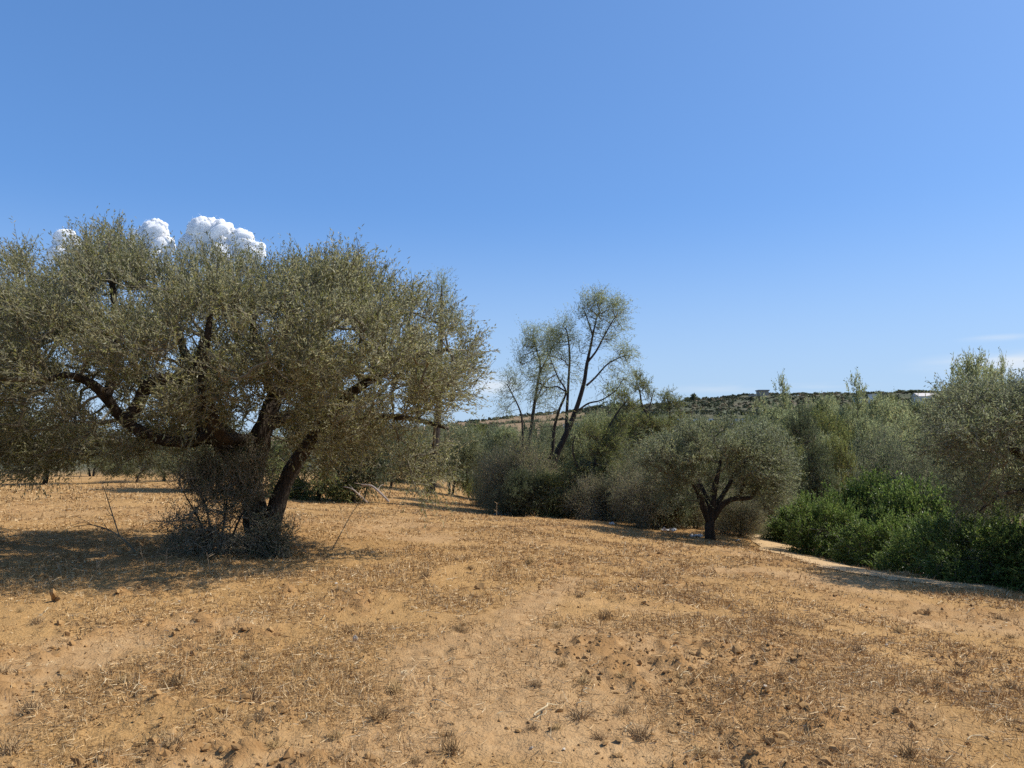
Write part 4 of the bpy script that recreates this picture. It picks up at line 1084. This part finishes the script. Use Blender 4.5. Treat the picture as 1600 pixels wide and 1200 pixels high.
# ------------------------------------------------------------------ scrub at the foot of the big olive
sb = gp(345, 11.1)
shr = tag(empty('thorny_shrub', sb), 'tangled dark green thorny shrub growing against the trunk of the big olive', 'shrub')
ts = np.vstack([clump_targets([(355, 765, 56, 50, 190, .1), (310, 745, 44, 34, 60, .2), (390, 735, 36, 44, 70, -.1), (350, 835, 84, 46, 120, 0), (412, 845, 20, 40, 50, -.2), (432, 848, 24, 26, 46, -.15), (300, 830, 60, 34, 50, 0)], 11.2, 12)]) - sb
lm = [(np.array([(0.05 * k, 0, -.1), (0.12 * k, .05, .4), (0.25 * k, 0, .9)]), [0.02, 0.015, 0.006]) for k in (-2, -1, 0.5, 2)]
make_tree(shr, lm, ts, np.array([0, 0, 0.4]), M_BARK2, leaf_mat('thorn_leaf', (0.06, 0.075, 0.032), (0.09, 0.10, 0.05), (0.15, 0.105, 0.055), trans=.15, dry_from=.8), K=7, M=7, L=0.24, ll=0.036, lw=0.013, seed=47,
          stems=True, twig_r=0.0035, rnd=1.0, up=.4, max_r=.012, gnarl=.05, sides=7, tw_mat=M_DRYTWIG, names=('stem', 'stem'))

def bare_branch(name, pix, d, rad, label, cat, mat, depth=2, seed=1, spread=0.6, nsub=7, parts=None):
    """A leafless branch with side twigs, one mesh."""
    g = np.random.default_rng(seed)
    pts = np.array([P(u, v, d + o) for u, v, o in pix])
    base = pts[0].copy(); pts = pts - base
    V, Fs, pp, rr = tube(pts, rad, n=20, sides=6, gnarl=.08, seed=seed)
    Vs, Qs, off = [V], [Fs[0]], len(V)
    T = [Fs[1]]
    p0, p1, r0, r1 = [], [], [], []
    tot = np.linalg.norm(np.diff(pts, axis=0), axis=1).sum()
    def sub(p, dr, ln, r, lev):
        q = p
        for s in range(4):
            dr2 = norm(dr + g.normal(0, .18, 3)); e = q + dr2 * ln / 4
            p0.append(q); p1.append(e); r0.append(r * (1 - s * .2)); r1.append(r * (.8 - s * .2))
            if lev < depth and s > 0:
                sub(e, norm(dr2 + g.normal(0, spread, 3)), ln * .55, r * .55, lev + 1)
            q = e; dr = dr2
    for k in range(nsub):
        i = int(g.uniform(.3, 1) * 19)
        t = norm(pp[min(i + 1, 19)] - pp[max(i - 1, 0)])
        sub(pp[i], norm(t + g.normal(0, spread, 3)), tot * g.uniform(.15, .3), rr[i] * .6, 1)
    if p0:
        Vf, Qf = frusta(np.array(p0), np.array(p1), np.array(r0), np.array(r1), 4)
        Vs.append(Vf); Qs.append(Qf + off)
    o = mk(name, np.vstack(Vs), [np.vstack(Qs), T[0]], mat)
    o.location = base
    return tag(o, label, cat)
bare_branch('dead_branch', [(212, 862, 0), (190, 840, 0), (165, 826, .1), (140, 820, .2), (115, 824, .3)], 11.2, [.016, .013, .009, .006, .003], 'bare crooked dead branch standing in the sun left of the thorny shrub', 'branch', M_TWIG, 2, 5, .6, 5)
bare_branch('dead_twig', [(186, 836, 0), (176, 805, .05), (168, 780, .05), (160, 755, 0)], 11.2, [.010, .008, .006, .003], 'thin upright bare twig rising from the crooked dead branch', 'branch', M_TWIG, 2, 6, .5, 5)
bare_branch('dead_twig', [(300, 850, 0), (270, 820, -.2), (240, 815, -.2), (215, 826, -.2)], 11.0, [.008, .006, .004, .002], 'arching bare twig leaning left out of the thorny shrub', 'branch', M_DRYTWIG, 2, 8, .6, 8)
bare_branch('dead_twig', [(512, 872, 0), (530, 838, 0), (548, 805, .1), (568, 775, .1)], 11.8, [.009, .007, .005, .003], 'slanting bare stem in the dry grass right of the big trunk', 'branch', M_TWIG, 2, 9, .5, 4)
bare_branch('broken_branch', [(608, 784, 0), (592, 768, 0), (580, 759, .2), (564, 757, .3)], 23.5, [.036, .036, .03, .02], 'pale broken branch resting in front of the dark dense shrub', 'branch', M_DEAD, 1, 10, .6, 3)
bare_branch('broken_branch', [(574, 785, .5), (562, 774, .4), (550, 764, .4), (535, 760, .5)], 23.6, [.028, .028, .022, .015], 'shorter pale broken branch left of the longer broken one', 'branch', M_DEAD, 1, 11, .6, 3)

# dry weed stalks
gs = np.random.default_rng(55)
for u, v, hp in ((78, 880, 26), (150, 905, 30), (258, 900, 38), (268, 905, 30), (330, 900, 34), (228, 890, 40), (545, 840, 50), (455, 850, 40), (470, 835, 36), (100, 905, 24), (790, 806, 34), (800, 808, 26), (776, 808, 22)):
    p = ground_at(u, v); d = p[1]; h = hp * d / F
    tip = p + np.array([gs.normal(0, .25) * h, gs.normal(0, .1) * h, h])
    a, b = [], []
    for k in range(7):
        t = gs.uniform(.35, 1); q = p + (tip - p) * t
        a.append(q); b.append(q + np.array([gs.normal(0, .12), gs.normal(0, .12), .14]) * h)
    V, Q = frusta(np.vstack([[p - [0, 0, .02]], a]) - p, np.vstack([[tip], b]) - p, np.full(8, .004 + d * 1e-4), np.full(8, .002 + d * 5e-5), 4)
    o = mk('weed_stalk', V, Q, plain_mat('dry_stalk', (.36, .26, .15), .8, .25, 5) if 'dry_stalk' not in bpy.data.materials else bpy.data.materials['dry_stalk'])
    o.location = p
    tag(o, 'thin dry weed stalk standing in the shade near the big olive' if u < 600 else 'pale dry reed standing at the edge of the middle thicket', 'weed', 'dry weed stalks under the big olive' if u < 600 else 'pale reeds by the thicket')

# ------------------------------------------------------------------ clods, stones, straws
def clod_mesh(seed, rough=.35, k=2):
    V, Ff = ico_sub(k)
    g = np.random.default_rng(seed)
    n = np.zeros(len(V))
    for _ in range(14):
        dv = norm(g.normal(0, 1, 3)); c = g.uniform(.1, .8)
        n -= np.maximum(V @ dv - c * .8, 0) * g.uniform(.8, 1.4)
    n += g.normal(0, .2, len(V))
    V = V * (1 + rough * n[:, None] * 1.4) * np.array([1, g.uniform(.6, .95), g.uniform(.5, .8)])
    return V, Ff
clods = []
for s in range(6):
    V, Ff = clod_mesh(200 + s, .5, 1 if s % 2 else 2)
    o = mk('soil_clod', V, Ff, M_CLOD, link=False)
    clods.append(o)
def clod(u, v, wpx, label, group=None, hs=1.0, mat=None):
    p = ground_at(u, v)
    s = wpx * np.linalg.norm(p - [0, 0, EYE]) / F / 2
    o = clods[random.randrange(6)].copy(); COL.objects.link(o)
    o.location = (p[0], p[1], float(GR(p[0], p[1])) + s * .05 * hs)
    o.rotation_euler = (random.uniform(-.4, .4), random.uniform(-.4, .4), random.uniform(0, 6.28))
    o.scale = (s, s, s * hs)
    return tag(o, label, 'clod', group)
clod(537, 1000, 21, 'dark clod of earth just left of the white stone', hs=1.2)
clod(579, 1012, 17, 'dark clod of earth just right of the white stone', hs=1.1)
clod(85, 942, 30, 'large sunlit yellowish clod at the left edge of the olive shade', hs=1.2)
clod(326, 936, 26, 'large sunlit clod at the front edge of the olive shade', hs=1.2)
clod(288, 1088, 20, 'rounded brown clod in the lower left foreground')
clod(358, 1024, 24, 'brown clod beside a tussock left of the white stone')
clod(852, 1003, 28, 'dark reddish clod on the broken soil right of the worn track')
clod(1108, 1030, 24, 'dark clod in the right middle of the field, left of its paler neighbour')
clod(1160, 1026, 20, 'paler earth clod a step right of the dark right middle clod')
clod(1252, 1100, 24, 'largest clod on the reddish broken crust at the lower right')
clod(965, 1186, 20, 'clod at the bottom edge right of the centre')
clod(652, 1176, 22, 'clod at the bottom edge left of the centre')
clod(747, 918, 18, 'small dark clod on the bare patch right of the olive shade')
gcl = np.random.default_rng(99)
k = 0
while k < 120:
    u, v = gcl.uniform(0, 1600), 880 + 320 * gcl.uniform(0, 1) ** 0.9
    if u > 1350 and v < 960: continue
    p = ground_at(u, v)
    if fbm(np.array([p[0] * 1.3 + 9]), np.array([p[1] * 1.3]), 3, 51)[0] < 0.53 and gcl.uniform() < .8: continue
    clod(u, v, gcl.uniform(5, 8) + gcl.pareto(2.8) * 3 if v < 1000 else min(gcl.uniform(6, 10) + gcl.pareto(2.8) * 3, 18), 'small reddish brown clod of dry earth lying loose on the dry field', 'loose clods on the dry field', hs=gcl.uniform(.7, 1.1))
    k += 1
p = ground_at(554, 1006)
V, Ff = clod_mesh(301, .2)
st = mk('white_stone', V * np.array([.03, .024, .052]), Ff, plain_mat('pale_stone', (.50, .42, .31), .7, .12, 8))
st.location = (p[0], p[1], float(GR(p[0], p[1])) + .035); st.rotation_euler = (.2, .5, .3)
tag(st, 'small pale stone standing between two dark clods', 'stone')
for u, v, w in ((1196, 1090, 9), (1170, 1082, 8), (830, 1172, 10), (882, 1180, 8), (1400, 1188, 9), (1120, 1000, 6), (1385, 1006, 6), (280, 945, 8), (525, 918, 7)):
    p = ground_at(u, v); s = w * p[1] / F / 2
    o = mk('pale_pebble', *(lambda a: (a[0] * s, a[1]))(clod_mesh(u, .2, 1)), bpy.data.materials['pale_stone'])
    o.location = (p[0], p[1], float(GR(p[0], p[1])) + s * .4)
    tag(o, 'small pale pebble lying on the dry field', 'stone', 'pale pebbles on the field')

def tussock(seed):
    g = np.random.default_rng(seed); n = 70
    b = g.normal(0, .022, (n, 3)) * [1, 1, 0]
    az = g.uniform(0, 6.28, n); el = g.uniform(.25, 1.45, n); ln = g.uniform(.03, .10, n)
    dv = np.stack([np.cos(az) * np.cos(el), np.sin(az) * np.cos(el), np.sin(el)], -1)
    e = b + dv * ln[:, None]; m_ = b + dv * ln[:, None] * .55 + [0, 0, .006]
    V1, Q1 = frusta(b, m_, np.full(n, .0022), np.full(n, .0018), 3); V2, Q2 = frusta(m_, e - [0, 0, .004], np.full(n, .0018), np.full(n, .0008), 3)
    return mk('dry_tussock', np.vstack([V1, V2]), np.vstack([Q1, Q2 + len(V1)]), M_TUSS[seed % 3], link=False)
M_TUSS = [plain_mat('tussock_brown', (.26, .165, .075), .9, .35, 20), plain_mat('tussock_tan', (.33, .22, .11), .9, .3, 20), plain_mat('tussock_straw', (.40, .27, .12), .8, .3, 20)]
tus = [tussock(400 + k) for k in range(6)]
gt = np.random.default_rng(61)
for k in range(80):
    u, v = gt.uniform(-20, 1620), 850 + 345 * gt.uniform() ** .85
    if u > 1180 and v < 940: continue
    p = ground_at(u, v)
    o = tus[int(gt.integers(6))].copy(); COL.objects.link(o)
    s_ = gt.uniform(.5, 1.25)
    o.location = (p[0], p[1], float(GR(p[0], p[1])) - .005); o.rotation_euler = (0, 0, gt.uniform(0, 6.28)); o.scale = (s_, s_, s_ * gt.uniform(.7, 1.1))
    tag(o, 'small dry tussock of withered grass rooted in the field', 'tussock', 'dry tussocks in the field')
M_STRAW = plain_mat('straw', (.52, .40, .23), .7, .2, 9)
def straw(u0, v0, u1, v1, label, group=None, r=.004):
    a, b = ground_at(u0, v0), ground_at(u1, v1)
    pts = []
    for t in np.linspace(0, 1, 6):
        q = a + (b - a) * t
        q[2] = GR(q[0], q[1]) + .012 + .02 * math.sin(t * 3.1) + r
        pts.append(q + np.array([gs.normal(0, .012), gs.normal(0, .012), 0]))
    pts = np.array(pts); c = pts[0].copy()
    V, Fs, _, _ = tube(pts - c, [r, r, r * .7, r * .4], n=14, sides=5)
    o = mk('straw_stalk', V, Fs, M_STRAW); o.location = c
    tag(o, label, 'straw', group)
straw(836, 1126, 872, 1106, 'long bright straw stalk lying in the centre foreground', r=.006)
straw(672, 1102, 702, 1110, 'dark thin straw stalk on the worn track', r=.004)
for _ in range(60):
    u, v = gcl.uniform(0, 1580), gcl.uniform(900, 1190)
    a = gcl.uniform(-1, 1); l = gcl.uniform(8, 26) * (v - 700) / 400
    straw(u, v, u + l * math.cos(a), v - abs(l * math.sin(a)) * .5, 'short pale straw stalk lying on the dry field', 'loose straw stalks on the field', r=gcl.uniform(.0025, .004))

# litter
M_LITTER = plain_mat('white_plastic', (.62, .59, .54), .5, .12, 6, spec=.4)
def litter(u, v, w, h, label, seed, lift=0.0):
    p = ground_at(u, v) if lift == 0 else P(u, v, lift)
    g = np.random.default_rng(seed); n = 9
    i, j = np.meshgrid(np.linspace(-.5, .5, n), np.linspace(-.5, .5, n), indexing='ij')
    wd, hd = w * p[1] / F, h * p[1] / F
    z = np.abs(g.normal(0, 1, (n, n))) * hd * .4 + hd * .15
    a = np.stack([i * wd + g.normal(0, wd * .03, (n, n)), j * wd * .6 + g.normal(0, wd * .03, (n, n)), z], -1).reshape(-1, 3)
    V = np.vstack([a, a - [0, 0, .006]])
    q, r = np.meshgrid(np.arange(n - 1), np.arange(n - 1), indexing='ij')
    Q = np.stack([q * n + r, (q + 1) * n + r, (q + 1) * n + r + 1, q * n + r + 1], -1).reshape(-1, 4)
    rim = [k for k in range(n)] + [k * n + n - 1 for k in range(1, n)] + [(n - 1) * n + k for k in range(n - 2, -1, -1)] + [k * n for k in range(n - 2, 0, -1)]
    R = np.array([(rim[k], rim[(k + 1) % len(rim)], rim[(k + 1) % len(rim)] + n * n, rim[k] + n * n) for k in range(len(rim))])
    o = mk('plastic_sheet', V, np.vstack([Q, Q[:, ::-1] + n * n, R]), M_LITTER)
    o.location = p
    tag(o, label, 'litter')
litter(786, 806, 30, 7, 'crumpled bluish white plastic lying at the left foot of the middle thicket', 1)
litter(1088, 839, 18, 5, 'crumpled white plastic lying left of the small olive trunk', 2)
litter(1046, 830, 22, 5, 'flattened pale plastic lying in the shade left of the small olive', 3)
litter(1148, 846, 16, 3, 'pale plastic scrap lying right of the small olive trunk', 4)
litter(956, 820, 8, 5, 'tiny white plastic scrap at the foot of the brown thicket', 5)

# ------------------------------------------------------------------ cumulus tops far behind the big olive
M_CLOUD, nt = new_mat('cloud_white')
d_ = nt.nodes.new('ShaderNodeBsdfDiffuse'); d_.inputs['Color'].default_value = (.97, .97, .97, 1)
tr_ = nt.nodes.new('ShaderNodeBsdfTranslucent'); tr_.inputs['Color'].default_value = (.97, .97, .97, 1)
mx_ = nt.nodes.new('ShaderNodeMixShader'); mx_.inputs[0].default_value = .48
o_ = nt.nodes.new('ShaderNodeOutputMaterial')
nt.links.new(d_.outputs[0], mx_.inputs[1]); nt.links.new(tr_.outputs[0], mx_.inputs[2]); nt.links.new(mx_.outputs[0], o_.inputs['Surface'])
def cloud(lumps, label, seed, D=4000.0):
    g = np.random.default_rng(seed)
    iv, jf = ico_sub(1)
    VV, TT = [], []
    allc = []
    for u, v, r in lumps:
        allc.append((u, v, r, 0))
        for _ in range(55):
            a = g.uniform(0, 2 * math.pi); q = g.uniform(.3, 1) ** .6
            allc.append((u + math.cos(a) * r * q, v + math.sin(a) * r * q * .9, r * (g.uniform(.06, .2) if q > .85 else g.uniform(.18, .48)), g.uniform(-.8, .5)))
    c0 = P(lumps[0][0], lumps[0][1], D)
    for u, v, r, o in allc:
        iv, jf = ico_sub(3) if r > 11 else ico_sub(2 if r > 4 else 1)
        R = r * D / F
        nz = 1 + .11 * (np.sin(iv @ g.normal(0, 4, 3) + g.uniform(0, 6)) + np.sin(iv @ g.normal(0, 7, 3)) * .6 + np.sin(iv @ g.normal(0, 13, 3)) * .35)
        VV.append(P(u, v, D + o * R) - c0 + iv * nz[:, None] * R * np.array([1, 1, .92]))
        TT.append(jf + sum(map(len, VV[:-1])))
    # frayed edge: fine shreds that thin out away from the lumps
    big = [c for c in allc if c[2] > 2]
    n = 20000
    pick = g.integers(0, len(big), n); B = np.array(big)[pick]
    dv = norm(g.normal(0, 1, (n, 3))); rr = B[:, 2] * (0.93 + np.abs(g.normal(0, .2, n)))
    cen = P(B[:, 0], B[:, 1], D) - c0 + np.stack([0 * rr, B[:, 3] * B[:, 2] * D / F, 0 * rr], -1) + dv * (rr * D / F)[:, None]
    e1 = norm(g.normal(0, 1, (n, 3))); e2 = norm(np.cross(e1, g.normal(0, 1, (n, 3))))
    w = (g.uniform(.35, .9, n) * D / F)[:, None]
    ns = sum(map(len, VV))
    TT.append(np.arange(n * 3).reshape(-1, 3) + ns); VV.append(np.stack([cen - e1 * w, cen + e2 * w, cen + e1 * w], 1).reshape(-1, 3))
    ob = mk('cloud', np.vstack(VV), np.vstack(TT), M_CLOUD, smooth_sh=True)
    ob.location = c0
    tag(ob, label, 'cloud')
cloud([(318, 362, 23), (345, 366, 22), (378, 378, 19), (300, 385, 20), (395, 395, 18), (350, 400, 30)], 'largest white cumulus top behind the big olive, rightmost of three', 1)
cloud([(242, 362, 19), (222, 376, 18), (255, 385, 16), (208, 395, 20), (240, 405, 24), (190, 410, 26)], 'middle white cumulus top rising behind the big olive crown', 2)
cloud([(102, 376, 17), (120, 392, 15), (95, 398, 18), (140, 405, 16)], 'smallest white cumulus top behind the big olive, leftmost of three', 3)
